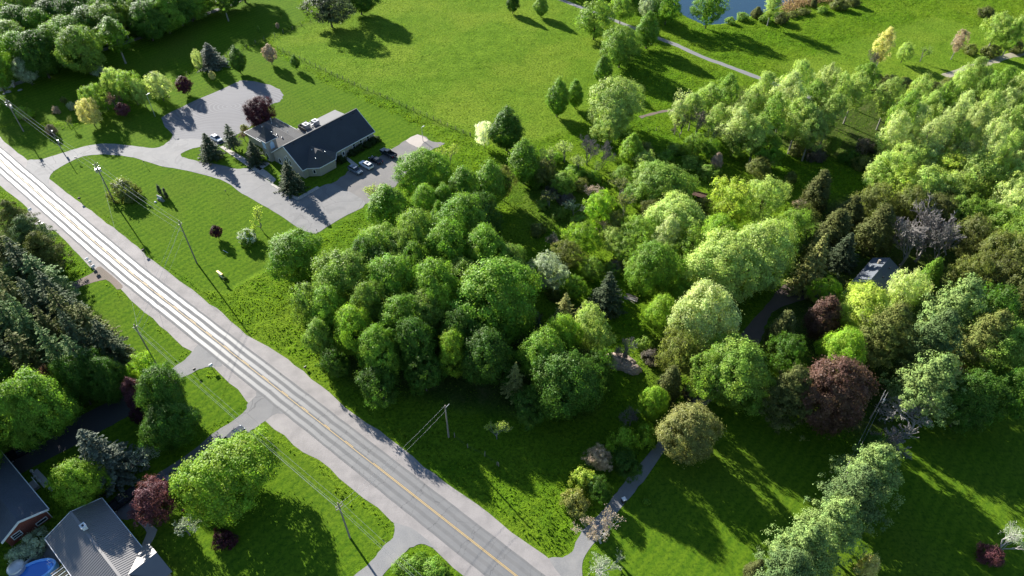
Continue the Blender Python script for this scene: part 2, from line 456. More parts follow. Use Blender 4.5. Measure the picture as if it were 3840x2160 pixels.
sheet('gravel_drive', [(1482, 1960), (1480, 1990), (1473, 2015), (1428, 2060), (1391, 2106), (1327, 2160), (1250, 2230), (1340, 2240), (1428, 2165), (1487, 2101), (1537, 2055), (1592, 2040), (1640, 2060), (1560, 1990)], .024, M['grey_gravel'])
sheet('gravel_drive', [(2060, 2095), (2110, 2090), (2146, 2068), (2174, 2003), (2225, 1952), (2304, 1859), (2341, 1808), (2396, 1748), (2478, 1643), (2520, 1600), (2570, 1530), (2640, 1450), (2720, 1460), (2600, 1560), (2500, 1680), (2427, 1785), (2364, 1863), (2318, 1922), (2220, 2045), (2182, 2114), (2180, 2190), (2120, 2180)], .022, M['grey_gravel'])
sheet('dirt_lane', [(2640, 1452), (2700, 1370), (2762, 1276), (2831, 1193), (2886, 1133), (2920, 1085), (3000, 1040), (3100, 1065), (3190, 1110), (3180, 1140), (3080, 1110), (2985, 1130), (2908, 1166), (2872, 1212), (2855, 1276), (2790, 1370), (2718, 1462)], .020, M['lane'], jitter=.25)
path_px = [(-80, 365), (0, 336), (60, 314), (150, 280), (250, 240), (370, 192), (540, 137), (640, 100), (780, 50), (900, 2), (1020, -50), (1200, -140)]
ribbon('walking_path', spline([G(*q) for q in path_px], 2), -1.3, 1.3, .018, M['path'], jitter=.15)
path2 = [(1760, -140), (1960, -50), (2100, -2), (2147, 16), (2300, 75), (2460, 140), (2535, 168), (2628, 211), (2721, 245), (2845, 292), (2960, 335), (3100, 390)]
ribbon('walking_path', spline([G(*q) for q in path2], 2), -1.1, 1.1, .018, M['path'], jitter=.15)
ribbon('dirt_track', spline([G(*q) for q in [(3540, 285), (3600, 265), (3700, 236), (3840, 196), (4000, 150)]], 2), -1.5, 1.5, .016, M['sand'], jitter=.5)
ribbon('dirt_track', spline([G(*q) for q in [(2400, 440), (2440, 428), (2490, 418), (2560, 410)]], 2), -.7, .7, .016, M['dirt'], jitter=.3)

# raised concrete walks
walks = empty('sidewalk', (0, 0, 0)); walks['kind'] = 'structure'
def walk(px, n):
    """a walk as a row of slabs between two pixel edges"""
    A, B = px
    A = spline([G(*q) for q in A], 50); B = spline([G(*q) for q in B], 50)
    def at(line, t):
        L_ = [0.0]
        for a, b in zip(line, line[1:]): L_.append(L_[-1] + (b - a).length)
        s_ = t * L_[-1]
        for i in range(len(line) - 1):
            if s_ <= L_[i + 1] + 1e-6: return line[i].lerp(line[i + 1], (s_ - L_[i]) / max(L_[i + 1] - L_[i], 1e-6))
        return line[-1]
    for i in range(n):
        g = .0015
        q = [at(A, i / n + g), at(A, (i + 1) / n - g), at(B, (i + 1) / n - g), at(B, i / n + g)]
        MB().slab([(p.x, p.y, .1) for p in q][::-1], .12).build('paving_slab', M['concrete'], walks)
    PAVED.append(np.array([(q.x, q.y) for q in A] + [(q.x, q.y) for q in B[::-1]]))
walk(([(838, 548), (950, 611), (1003, 645), (1036, 673)], [(820, 549), (933, 627), (985, 661), (1025, 687)]), 16)
walk(([(1022, 689), (1115, 741), (1190, 699)], [(1014, 694), (1117, 753), (1200, 705)]), 14)
walk(([(992, 603), (955, 626)], [(1012, 614), (975, 640)]), 3)
walk(([(1301, 588), (1346, 622)], [(1291, 592), (1331, 628)]), 6)
walk(([(140, 1758), (192, 1812)], [(118, 1775), (165, 1830)]), 5)
walk(([(507, 1938), (560, 1960), (594, 1990), (548, 2068)], [(515, 1955), (545, 1985), (552, 2000), (530, 2050)]), 7)

# ---------------------------------------------------------------- the ground, one sheet to the horizon
fx = np.arange(-235, 235.01, .62); fy = np.arange(28, 330.01, .62)
outx = np.array([-4000, -2000, -1000, -600, -400, -300, -260]); xs = np.concatenate([outx, fx, -outx[::-1]])
ys = np.concatenate([np.array([-3000, -1500, -600, -200, -60, 0, 16]), fy, np.array([345, 370, 420, 500, 700, 1000, 2000, 4000])])
X, Y = np.meshgrid(xs, ys); nx, ny = len(xs), len(ys)
def vnoise(X, Y, s, seed):
    r = np.random.default_rng(seed); T = r.random((256, 256))
    x = X / s; y = Y / s; xi = np.floor(x).astype(int); yi = np.floor(y).astype(int); fx_ = x - xi; fy_ = y - yi
    fx_ = fx_ * fx_ * (3 - 2 * fx_); fy_ = fy_ * fy_ * (3 - 2 * fy_)
    g = lambda i, j: T[(xi + i) % 256, (yi + j) % 256]
    return (g(0, 0) * (1 - fx_) + g(1, 0) * fx_) * (1 - fy_) + (g(0, 1) * (1 - fx_) + g(1, 1) * fx_) * fy_
def inside(poly, X, Y):
    poly = np.asarray(poly); res = np.zeros(X.shape, bool)
    x0, x1, y0, y1 = poly[:, 0].min() - 1, poly[:, 0].max() + 1, poly[:, 1].min() - 1, poly[:, 1].max() + 1
    ix = np.where((xs >= x0) & (xs <= x1))[0]; iy = np.where((ys >= y0) & (ys <= y1))[0]
    if not len(ix) or not len(iy): return res
    sl = (slice(iy[0], iy[-1] + 1), slice(ix[0], ix[-1] + 1)); x = X[sl]; y = Y[sl]; r = np.zeros(x.shape, bool)
    for i in range(len(poly)):
        xa, ya = poly[i - 1]; xb, yb = poly[i]
        if ya == yb: continue
        r ^= ((ya > y) != (yb > y)) & (x < (xb - xa) * (y - ya) / (yb - ya) + xa)
    res[sl] = r; return res
def blur(A, k):
    for ax in (0, 1):
        A = sum(np.roll(A, s, ax) for s in range(-k, k + 1)) / (2 * k + 1)
    return A
JX = X + (vnoise(X, Y, 2.2, 1) - .5) * 2.2; JY = Y + (vnoise(X, Y, 2.2, 2) - .5) * 2.2
def zone(polys, k=1):
    m = np.zeros(X.shape, bool)
    for q in polys: m |= inside([tuple(G(*p)) for p in q], JX, JY)
    return blur(m.astype(np.float32), k)
mow = zone([
    [(0, 480), (60, 470), (270, 482), (430, 430), (626, 322), (715, 284), (930, 184), (1000, 168), (1040, 205), (1230, 315), (1430, 405), (1600, 492), (1660, 540), (1400, 778), (1210, 880), (1010, 1002), (858, 1107), (770, 1090), (600, 990), (445, 865), (305, 760), (200, 690), (-150, 400)],
    [(-100, 380), (0, 345), (250, 250), (560, 145), (800, 60), (960, -20), (1100, -20), (1150, 70), (1000, 140), (715, 262), (430, 405), (270, 455), (0, 462), (-150, 400)],
    [(300, 1075), (400, 1055), (520, 1155), (600, 1230), (700, 1318), (640, 1380), (480, 1470), (300, 1300)],
    [(680, 1425), (790, 1385), (900, 1480), (915, 1530), (800, 1610), (500, 1800), (200, 1700), (400, 1620)],
    [(925, 1640), (1000, 1600), (1180, 1750), (1380, 1930), (1460, 1980), (1460, 2020), (1300, 2170), (1000, 2300), (500, 2300), (560, 1930), (700, 1810)],
    [(2250, 2060), (2420, 1800), (2560, 1600), (2700, 1480), (2900, 1560), (3200, 1700), (3500, 1500), (3900, 1400), (4000, 2300), (2240, 2300), (2200, 2100)],
    [(0, 730), (110, 800), (60, 850), (0, 850)],
], 1)
field = zone([
    [(1010, 160), (1160, 85), (1300, -60), (2000, -60), (2250, 60), (2330, 250), (2150, 480), (1900, 560), (1790, 520), (1430, 360), (1050, 190)],
    [(2900, 250), (3500, 60), (3840, 150), (3840, 300), (3500, 330), (3300, 400)],
], 3)
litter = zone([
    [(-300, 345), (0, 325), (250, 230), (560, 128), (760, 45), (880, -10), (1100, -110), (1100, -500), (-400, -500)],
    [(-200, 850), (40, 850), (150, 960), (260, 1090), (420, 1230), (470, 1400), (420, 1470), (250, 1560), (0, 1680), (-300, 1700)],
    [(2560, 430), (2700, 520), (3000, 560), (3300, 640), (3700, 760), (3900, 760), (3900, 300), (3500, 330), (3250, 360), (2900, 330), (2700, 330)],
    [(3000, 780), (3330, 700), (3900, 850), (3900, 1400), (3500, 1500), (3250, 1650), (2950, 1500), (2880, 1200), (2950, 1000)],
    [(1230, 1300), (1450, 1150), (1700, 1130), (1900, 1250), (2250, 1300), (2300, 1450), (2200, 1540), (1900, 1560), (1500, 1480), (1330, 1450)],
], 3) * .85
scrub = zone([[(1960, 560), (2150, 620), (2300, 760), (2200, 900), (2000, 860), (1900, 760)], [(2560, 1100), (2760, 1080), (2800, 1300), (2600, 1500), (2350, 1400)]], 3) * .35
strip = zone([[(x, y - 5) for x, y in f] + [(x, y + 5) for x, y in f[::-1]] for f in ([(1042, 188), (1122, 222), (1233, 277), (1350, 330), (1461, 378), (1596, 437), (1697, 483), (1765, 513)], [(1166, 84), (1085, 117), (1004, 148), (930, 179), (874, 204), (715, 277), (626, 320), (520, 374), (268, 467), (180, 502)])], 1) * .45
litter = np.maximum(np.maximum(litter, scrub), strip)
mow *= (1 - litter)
# beaten verge along the road: thin, dry grass
paved = np.zeros(X.shape, bool)
for q in PAVED: paved |= inside(q, X, Y)
near = blur(paved.astype(np.float32), 2)
flat = np.clip(blur(paved.astype(np.float32), 2) * 4, 0, 1)
amp = (.26 * (1 - mow) * (1 - field * .65) + .035 * mow) * (1 - flat)
hgt = (vnoise(X, Y, 1.25, 3) - .35) * .9 + (vnoise(X, Y, 3.6, 4) - .4) * .8
roll = (vnoise(X, Y, 26, 5) - .5) * .5
Z = amp * hgt + np.clip(roll, -.1, .25) * (1 - np.clip(blur(paved.astype(np.float32), 6) * 5, 0, 1)) * (1 - mow)
Z = np.where(paved | (flat > .5), np.minimum(Z, 0.0), Z) - .004 * flat
far = (np.abs(X) > 236) | (Y < 27) | (Y > 331)
Z[far] = -.02
pond_px = [(2380, -220), (2470, -70), (2520, 5), (2560, 52), (2640, 92), (2720, 88), (2790, 66), (2850, 50), (2930, 24), (3010, -8), (3120, -60), (3200, -200), (3000, -420), (2600, -420)]
pond_poly = [tuple(G(*p)) for p in pond_px]
pm = inside(pond_poly, X, Y); Z = np.where(blur(pm.astype(np.float32), 2) > .4, -.9, Z); Z = np.where(pm, -1.6, Z)
GX, GY, GZ = xs, ys, Z
def ground_z(x, y):
    i = int(np.clip(np.searchsorted(xs, x), 1, nx - 1)); j = int(np.clip(np.searchsorted(ys, y), 1, ny - 1))
    return float(min(Z[j, i], Z[j - 1, i], Z[j, i - 1], Z[j - 1, i - 1]))
V = np.stack([X.ravel(), Y.ravel(), Z.ravel()], 1)
I = np.arange(nx * ny).reshape(ny, nx)
F = np.stack([I[:-1, :-1].ravel(), I[:-1, 1:].ravel(), I[1:, 1:].ravel(), I[1:, :-1].ravel()], 1)
gm = np_mesh('ground', V, F, M['ground'], smooth=True)
ca = gm.color_attributes.new('zones', 'FLOAT_COLOR', 'POINT')
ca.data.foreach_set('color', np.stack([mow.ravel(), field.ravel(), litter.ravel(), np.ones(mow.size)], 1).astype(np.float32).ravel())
g = link('ground', gm); g['kind'] = 'structure'

# pond and reeds
t = NT('pond_water'); nb = t.bump(t.noise(t.mapping(t.pos(), scale=(1, 1.6, 1)), 1.1, 3), .12, .2)
M['water'] = t.done(t.bsdf((.012, .035, .055), .06, .5, 0, nb))
ppl = [Vector(q) for q in pond_poly]
tr = tessellate_polygon([[Vector((q.x, q.y, 0)) for q in ppl]])
me = bpy.data.meshes.new('pond'); c0 = sum(ppl, Vector((0, 0))) / len(ppl)
me.from_pydata([((q.x - c0.x) * 1.05 + c0.x, (q.y - c0.y) * 1.05 + c0.y, -.45) for q in ppl], [], [tuple(f) for f in tr])
bm = bmesh.new(); bm.from_mesh(me); bmesh.ops.recalc_face_normals(bm, faces=bm.faces)
if sum(f.normal.z for f in bm.faces) < 0: bmesh.ops.reverse_faces(bm, faces=bm.faces)
bm.to_mesh(me); bm.free(); me.materials.append(M['water'])
o = link('pond', me); o['kind'] = 'structure'
# ---------------------------------------------------------------- foliage materials
def mat_leaf(name, trans=.42, gloss=.35, spec=.35, tvar=.55):
    t = NT(name)
    oi = t.n('ShaderNodeObjectInfo'); tint = t.attr('tint')
    k = t.ramp(tint, 0, 1, 1 - tvar, 1 + tvar)
    c = t.mix(1.0, oi.outputs['Color'], t.n('ShaderNodeCombineColor').outputs[0], 'MULTIPLY')
    comb = c.node.inputs[7].links[0].from_node
    for i in range(3): t.put(comb.inputs[i], k)
    hs = t.n('ShaderNodeHueSaturation'); t.put(hs.inputs['Color'], c)
    t.put(hs.inputs['Hue'], t.ramp(t.attr('hue'), 0, 1, .478, .522)); hs.inputs['Saturation'].default_value = 1.0
    c = hs.outputs[0]
    b = t.bsdf(c, gloss, spec)
    tr = t.n('ShaderNodeBsdfTranslucent'); t.put(tr.inputs['Color'], t.mix(.55, c, t.mix(1.0, c, (1.1, 1.2, .5), 'MULTIPLY')))
    mx = t.n('ShaderNodeMixShader'); mx.inputs[0].default_value = trans
    t.put(mx.inputs[1], b); t.put(mx.inputs[2], tr.outputs[0])
    return t.done(mx.outputs[0])
M['leaf'] = mat_leaf('broad_leaves', .45, .5, .18)
M['young_leaf'] = mat_leaf('young_leaves', .55, .5, .2)
M['needle'] = mat_leaf('conifer_needles', .22, .65, .08, .5)
M['blossom'] = mat_leaf('blossom_petals', .3, .8, .1, .3)
def mat_bark(name, a, b, s=6):
    t = NT(name); p = t.coord('Object')
    n = t.noise(t.mapping(p, scale=(1, 1, .25)), s, 5, .7)
    return t.done(t.bsdf(t.mix(t.ramp(n, .3, .7), a, b), .9, .2, 0, t.bump(n, .5, .05)))
M['bark'] = mat_bark('brown_bark', (.055, .045, .036), (.11, .092, .075))
M['pale_bark'] = mat_bark('pale_bark', (.16, .15, .13), (.32, .30, .27))
M['grey_twig'] = mat_bark('grey_twigs', (.13, .118, .108), (.26, .24, .22))
M['silver_twig'] = mat_bark('silver_twigs', (.22, .205, .19), (.40, .385, .37))

# ---------------------------------------------------------------- foliage builders (nominal size in metres)
def leaf_cloud(P, N, size, tint, hue, r):
    """a quad for every leaf spray at P, facing N"""
    n = len(P)
    N = N / np.maximum(np.linalg.norm(N, axis=1, keepdims=True), 1e-6)
    a = np.cross(N, r.normal(size=(n, 3))); a /= np.maximum(np.linalg.norm(a, axis=1, keepdims=True), 1e-6)
    b = np.cross(N, a)
    s = (size * r.uniform(.55, 1.25, n))[:, None]; asp = r.uniform(.55, 1.0, n)[:, None]
    c = np.stack([P - a * s, P - b * s * asp, P + a * s, P + b * s * asp + N * s * .25], 1)
    return c.reshape(-1, 3), np.arange(n * 4).reshape(n, 4), np.repeat(tint, 4), np.repeat(hue, 4)
def leaf_mesh(name, parts, mat):
    V = np.concatenate([p[0] for p in parts]); off = 0; Fs = []
    for p in parts: Fs.append(p[1] + off); off += len(p[0])
    me = np_mesh(name, V, np.concatenate(Fs), mat)
    for key, i in (('tint', 2), ('hue', 3)):
        at = me.attributes.new(key, 'FLOAT', 'POINT'); at.data.foreach_set('value', np.concatenate([p[i] for p in parts]).astype(np.float32))
    return me
def clump_crown(r, h, z0, prof, ncl, cr, per, lsize, flat=.85, up=.35, jit=.75, lobes=.16, inner=.25, droop=0.0):
    """crown of leafy clumps inside a profile; returns centres and the leaf cloud"""
    t = np.sqrt(r.random(ncl * 3)) if False else r.random(ncl * 3)
    rad = np.array([prof(x) for x in t]); keep = r.random(len(t)) < rad / rad.max() + .08
    t = t[keep][:ncl]; rad = rad[keep][:ncl]; n = len(t)
    ph = r.uniform(0, 2 * np.pi, n); p1, p2, p3 = r.uniform(0, 6.28, 3)
    lob = 1 + lobes * (np.sin(2 * ph + p1 + 3 * t) + .8 * np.sin(3 * ph + p2 - 5 * t) + .6 * np.sin(5 * ph + p3 + 7 * t))
    q = np.where(r.random(n) < inner, r.uniform(.25, .8, n), r.uniform(.82, 1.0, n))
    rr = np.maximum(rad * lob * q - cr * .55, 0)
    C = np.stack([rr * np.cos(ph), rr * np.sin(ph), z0 + t * (h - z0) - cr * .4 - droop * rr], 1)
    crs = cr * r.uniform(.6, 1.25, n)
    k = r.poisson(per, n).clip(8); idx = np.repeat(np.arange(n), k); m = len(idx)
    out = np.stack([np.cos(ph), np.sin(ph), np.full(n, up) + t * .8], 1); out /= np.linalg.norm(out, axis=1, keepdims=True)
    D = r.normal(size=(m, 3)) + out[idx] * .9; D /= np.linalg.norm(D, axis=1, keepdims=True)
    rad2 = crs[idx] * r.uniform(.45, 1.05, m) ** .6
    P = C[idx] + D * rad2[:, None] * np.array([1, 1, flat]) + r.normal(size=(m, 3)) * (cr * np.where(r.random(m) < .3, .5, .16))[:, None]
    axis = P - np.array([0, 0, z0 + (h - z0) * .38]); axis /= np.maximum(np.linalg.norm(axis, axis=1, keepdims=True), 1e-6)
    N = D * .75 + axis * 1.0 + r.normal(size=(m, 3)) * jit * .6 + np.array([0, 0, up * .6])
    tc = r.uniform(.25, .75, n); tint = np.clip(tc[idx] + r.normal(size=m) * .16, 0, 1)
    hue = np.clip(r.uniform(.2, .8, n)[idx] + r.normal(size=m) * .15, 0, 1)
    return C, leaf_cloud(P, N, lsize, tint, hue, r)
def limbs(r, trunk_h, r0, targets, lean=.25, n=5, sides=5, top=None):
    """trunk with curved limbs out to the clumps"""
    m = MB()
    top = top or trunk_h
    m.tube([(0, 0, -.4), (0, 0, .15), (r.normal() * .05, r.normal() * .05, trunk_h * .5), (r.normal() * lean, r.normal() * lean, trunk_h), (r.normal() * lean, r.normal() * lean, top)],
           [r0 * 1.5, r0 * 1.1, r0 * .85, r0 * .6, r0 * .12], 7)
    for T in targets:
        s = min(trunk_h * r.uniform(.55, 1.05), T[2] * .85); a = Vector((0, 0, s)); b = Vector(T)
        mid = a.lerp(b, .5) + Vector((0, 0, -.12 * (b - a).length * r.uniform(.2, 1)))
        q = r0 * r.uniform(.25, .45)
        m.tube([a, mid, b], [q, q * .6, q * .15], sides, cap=False)
    return m
def skeleton(r, h, r0, depth=6, spread=.55, ratio=.72, split=3, first=.30, upb=.18, wob=.10, tmin=.014):
    """bare branching tree; returns builder and twig tips"""
    m = MB(); tips = []
    def grow(p, d, L, rad, k):
        rad = max(rad, tmin)
        e = p + d * L; mid = p + d * L * .5 + Vector(r.normal(size=3)) * L * wob
        m.tube([p, mid, e], [rad, rad * .85, rad * .68], 5 if k > 3 else 3, cap=False)
        if k == 0: tips.append((e, d)); return
        nb = split if k > 1 else 2
        for i in range(nb):
            ax = Vector(r.normal(size=3)); ax = (ax - ax.dot(d) * d).normalized()
            s = spread * r.uniform(.6, 1.25) * (.55 if i == 0 else 1)
            nd = (d + ax * s + Vector((0, 0, upb))).normalized()
            grow(e if i < 2 else mid, nd, L * ratio * r.uniform(.75, 1.15), rad * (.68 if i == 0 else .5), k - 1)
    grow(Vector((0, 0, -.3)), Vector((r.normal() * .04, r.normal() * .04, 1)).normalized(), h * first, r0, depth)
    return m, tips
def tip_leaves(r, tips, per, spreadm, lsize):
    P = np.array([tuple(t[0]) for t in tips]); D = np.array([tuple(t[1]) for t in tips])
    i = np.repeat(np.arange(len(P)), per); n = len(i)
    Q = P[i] - D[i] * r.uniform(0, 1, (n, 1)) * spreadm * 1.5 + r.normal(size=(n, 3)) * spreadm * .5
    return leaf_cloud(Q, r.normal(size=(n, 3)) + np.array([0, 0, .5]), lsize, np.clip(r.normal(.5, .2, n), 0, 1), np.clip(r.normal(.5, .25, n), 0, 1), r)
def spruce_cloud(r, h, rb, levels, nb, per, lsize, droop=.25, power=.85, z0=.06, ragged=.22, width=.22):
    """tiers of drooping boughs carrying needle sprays"""
    Ps, Ns, Ts, Hs = [], [], [], []
    for i in range(levels):
        t = (i + r.uniform(0, .8)) / levels; z = h * (z0 + (1 - z0) * t); L = rb * (1 - t) ** power * r.uniform(1 - ragged, 1 + ragged * .6) + .12
        for j in range(max(4, int(nb * (1 - .45 * t)))):
            ph = r.uniform(0, 2 * np.pi); l = L * r.uniform(.72, 1.12); k = max(4, int(per * l / rb * 1.3))
            s = r.uniform(.12, 1.0, k) ** .7
            w = (r.random(k) - .5) * l * width * 2 * (1.15 - s)
            x = s * l; zz = z - droop * l * s ** 1.3 + .10 * l * s ** 3 + r.normal(size=k) * .05
            Ps.append(np.stack([x * np.cos(ph) - w * np.sin(ph), x * np.sin(ph) + w * np.cos(ph), zz], 1))
            Ns.append(np.stack([.35 * np.cos(ph) + r.normal(size=k) * .45, .35 * np.sin(ph) + r.normal(size=k) * .45, np.full(k, .8)], 1))
            tb = r.uniform(.25, .7); Ts.append(np.clip(tb + s * .25 - .1 + r.normal(size=k) * .12, 0, 1)); Hs.append(np.clip(r.normal(.5, .2, k), 0, 1))
    P, N, T, H_ = map(np.concatenate, (Ps, Ns, Ts, Hs))
    return leaf_cloud(P, N, lsize, T, H_, r)

PROTO = {}
def proto(kind, crown, trunk, h, w, zc): PROTO.setdefault(kind, []).append((crown, trunk, h, w, zc))
def dome_prof(rm, low=.45, pk=.38):
    return lambda t: rm * ((low + (1 - low) * math.sin(math.pi / 2 * t / pk)) if t < pk else math.sqrt(max(0.0, 1 - ((t - pk) / (1 - pk)) ** 2.1)))
def oval_prof(rm, pk=.35, e=1.5):
    return lambda t: rm * ((.35 + .65 * math.sin(math.pi / 2 * t / pk)) if t < pk else max(0.0, 1 - ((t - pk) / (1 - pk)) ** e) ** .8)
for i in range(4):
    r = np.random.default_rng(100 + i)
    C, lc_ = clump_crown(r, 14, 2.2, dome_prof(6.2), 520, .82, 82, .15, lobes=.17)
    proto('maple', leaf_mesh('maple_crown', [lc_], M['leaf']), limbs(r, 6, .32, C[:14], top=10).mesh('maple_trunk', M['bark']), 14, 12.4, .55)
for i in range(2):
    r = np.random.default_rng(130 + i)
    C, lc_ = clump_crown(r, 12, 1.6, oval_prof(3.6), 330, .62, 70, .14, lobes=.12)
    proto('oval', leaf_mesh('oval_crown', [lc_], M['leaf']), limbs(r, 5, .2, C[:8], top=9).mesh('oval_trunk', M['bark']), 12, 7.2, .53)
for i in range(3):
    r = np.random.default_rng(140 + i)
    C, lc_ = clump_crown(r, 17, 5.2, dome_prof(3.3, .35, .45), 250, .62, 66, .135, lobes=.34, inner=.4, flat=1.25)
    proto('poplar', leaf_mesh('poplar_crown', [lc_], M['young_leaf']), limbs(r, 11, .22, C[:26], top=15.5).mesh('poplar_trunk', M['pale_bark']), 17, 9.0, .66)
for i in range(3):
    r = np.random.default_rng(150 + i)
    C, lc_ = clump_crown(r, 10, 2.0, dome_prof(4.6, .4, .45), 270, .62, 62, .135, lobes=.22, inner=.35)
    proto('loose', leaf_mesh('loose_crown', [lc_], M['young_leaf']), limbs(r, 4, .18, C[:26], top=7).mesh('loose_trunk', M['bark']), 10, 9.2, .56)
for i in range(2):
    r = np.random.default_rng(160 + i)
    C, lc_ = clump_crown(r, 6, 1.1, oval_prof(2.2, .4, 1.8), 140, .42, 56, .12, lobes=.10)
    proto('small', leaf_mesh('small_crown', [lc_], M['leaf']), limbs(r, 2.4, .09, C[:7], top=4.4).mesh('small_trunk', M['bark']), 6, 4.4, .55)
for i in range(3):
    r = np.random.default_rng(170 + i)
    proto('spruce', leaf_mesh('spruce_crown', [spruce_cloud(r, 14, 3.4, 38, 15, 34, .17)], M['needle']), limbs(r, 10, .22, [], lean=.03, top=13.6).mesh('spruce_trunk', M['bark']), 14, 6.8, .42)
for i in range(2):
    r = np.random.default_rng(180 + i)
    proto('tallspruce', leaf_mesh('ragged_spruce_crown', [spruce_cloud(r, 19, 3.5, 34, 11, 34, .19, .32, .75, .18, .4)], M['needle']), limbs(r, 14, .26, [], lean=.04, top=18.6).mesh('ragged_spruce_trunk', M['bark']), 19, 7.0, .52)
for i in range(2):
    r = np.random.default_rng(190 + i)
    parts = []
    for k in range(9):
        z = 4.5 + k * 1.5; rad = 5.0 * (1 - (k / 9.2) ** 1.5) + .5
        C, lc_ = clump_crown(r, z + 1.2, z, lambda t, rad=rad: rad * (1 - .25 * t), int(14 + rad * 10), .62, 62, .145, flat=.55, up=.7, lobes=.25, inner=.45, droop=-.12)
        parts.append(lc_)
    proto('pine', leaf_mesh('pine_crown', parts, M['needle']), limbs(r, 12, .3, [(2.6 * math.cos(a), 2.6 * math.sin(a), 5 + a * 1.2) for a in np.arange(0, 8, .6)], lean=.1, top=16.5).mesh('pine_trunk', M['bark']), 17.6, 10.4, .56)
for i in range(2):
    r = np.random.default_rng(200 + i)
    C, lc_ = clump_crown(r, 10, .5, lambda t: 2.5 * (1 - t ** 1.6) ** .8 * (.7 + .3 * min(1, t / .15)), 260, .48, 62, .125, flat=1.6, up=.5, lobes=.10)
    proto('cedar', leaf_mesh('cedar_crown', [lc_], M['needle']), limbs(r, 6, .16, [], top=8.5).mesh('cedar_trunk', M['bark']), 10, 5.0, .45)
for i in range(2):
    r = np.random.default_rng(205 + i)
    C, lc_ = clump_crown(r, 3.4, .1, lambda t: .55 * (1 - t ** 2.5) ** .6, 46, .26, 40, .10, flat=1.8, up=.6, lobes=.04)
    proto('column', leaf_mesh('column_crown', [lc_], M['needle']), limbs(r, 2, .05, [], top=2.6).mesh('column_trunk', M['bark']), 3.4, 1.15, .5)
for i in range(3):
    r = np.random.default_rng(210 + i)
    C, lc_ = clump_crown(r, 3.0, .1, dome_prof(2.3, .75, .3), 120, .42, 56, .115, lobes=.2)
    proto('shrub', leaf_mesh('shrub_crown', [lc_], M['leaf']), limbs(r, 1.1, .06, C[:14], top=1.8).mesh('shrub_stems', M['bark']), 3.0, 4.6, .45)
for i in range(3):
    r = np.random.default_rng(220 + i)
    m, tips = skeleton(r, 9, .2, 6, .62, .74, 3, .26)
    tips = tips[:2600]
    proto('sparse', leaf_mesh('sparse_crown', [tip_leaves(r, tips[::2], 4, .35, .13)], M['leaf']), m.mesh('sparse_branches', M['grey_twig']), 9, 8.4, .6)
for i in range(3):
    r = np.random.default_rng(230 + i)
    m, tips = skeleton(r, 9, .17, 7, .7, .76, 3, .2, upb=.10, tmin=.026)
    proto('bare', None, m.mesh('bare_branches', M['grey_twig']), 9, 9.0, .6)
r = np.random.default_rng(240); m, tips = skeleton(r, 13, .26, 7, .85, .76, 3, .2, upb=.05, wob=.16, tmin=.028)
proto('dead', None, m.mesh('dead_branches', M['silver_twig']), 12, 13, .62)
r = np.random.default_rng(241); m, tips = skeleton(r, 11, .3, 6, .72, .74, 3, .24, upb=.08, wob=.13)
proto('budding', leaf_mesh('budding_crown', [tip_leaves(r, tips, 3, .3, .10)], M['leaf']), m.mesh('budding_branches', M['silver_twig']), 11, 10.5, .6)
for k, lst in PROTO.items():          # measured size of every prototype
    for i, (c, tr_, h, w, zc) in enumerate(lst):
        src = c or tr_; n = len(src.vertices); co = np.empty(n * 3, np.float32); src.vertices.foreach_get('co', co); co = co.reshape(-1, 3)
        rr = np.hypot(co[:, 0], co[:, 1]); lst[i] = (c, tr_, float(np.percentile(co[:, 2], 99.7)), 2 * float(np.percentile(rr, 96)), zc)

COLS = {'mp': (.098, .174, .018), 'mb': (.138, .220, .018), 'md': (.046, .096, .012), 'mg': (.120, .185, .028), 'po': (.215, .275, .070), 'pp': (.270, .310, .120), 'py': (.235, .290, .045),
        'yl': (.34, .315, .13), 'ol': (.104, .120, .030), 'sp': (.048, .064, .032), 'sb': (.085, .100, .072), 'pn': (.080, .122, .042), 'pl': (.140, .200, .058), 'cd': (.078, .088, .026), 'cl': (.155, .160, .050),
        'pu': (.044, .014, .020), 'pm': (.088, .034, .040), 'rd': (.088, .050, .036), 'pk': (.27, .21, .16), 'wh': (.42, .43, .36), 'gw': (.22, .255, .175), 'tw': (.085, .075, .062)}
NAMES = {'maple': 'maple_tree', 'oval': 'oval_tree', 'poplar': 'poplar_tree', 'loose': 'broadleaf_tree', 'small': 'young_tree', 'spruce': 'spruce_tree', 'tallspruce': 'ragged_spruce_tree', 'pine': 'pine_tree', 'cedar': 'cedar_tree',
         'column': 'columnar_evergreen', 'shrub': 'shrub', 'sparse': 'sparse_tree', 'bare': 'bare_tree', 'dead': 'dead_tree', 'budding': 'budding_tree'}
tcount = 0
CONIF = ('spruce', 'tallspruce', 'pine', 'cedar', 'column')
WIDE = {'maple': 1.2, 'oval': 1.15, 'poplar': 1.05, 'loose': 1.15, 'pine': 1.1, 'spruce': 1.05, 'tallspruce': 1.1, 'cedar': 1.1}
def hfac(u, v):
    if 1130 < u < 1960 and 780 < v < 1480: return 1.1
    if 1960 <= u < 2500 and 1180 < v < 1560: return 1.2
    if 2440 <= u and v > 850: return 1.26
    if u < 1000 and v < 200: return .9
    return 1.0
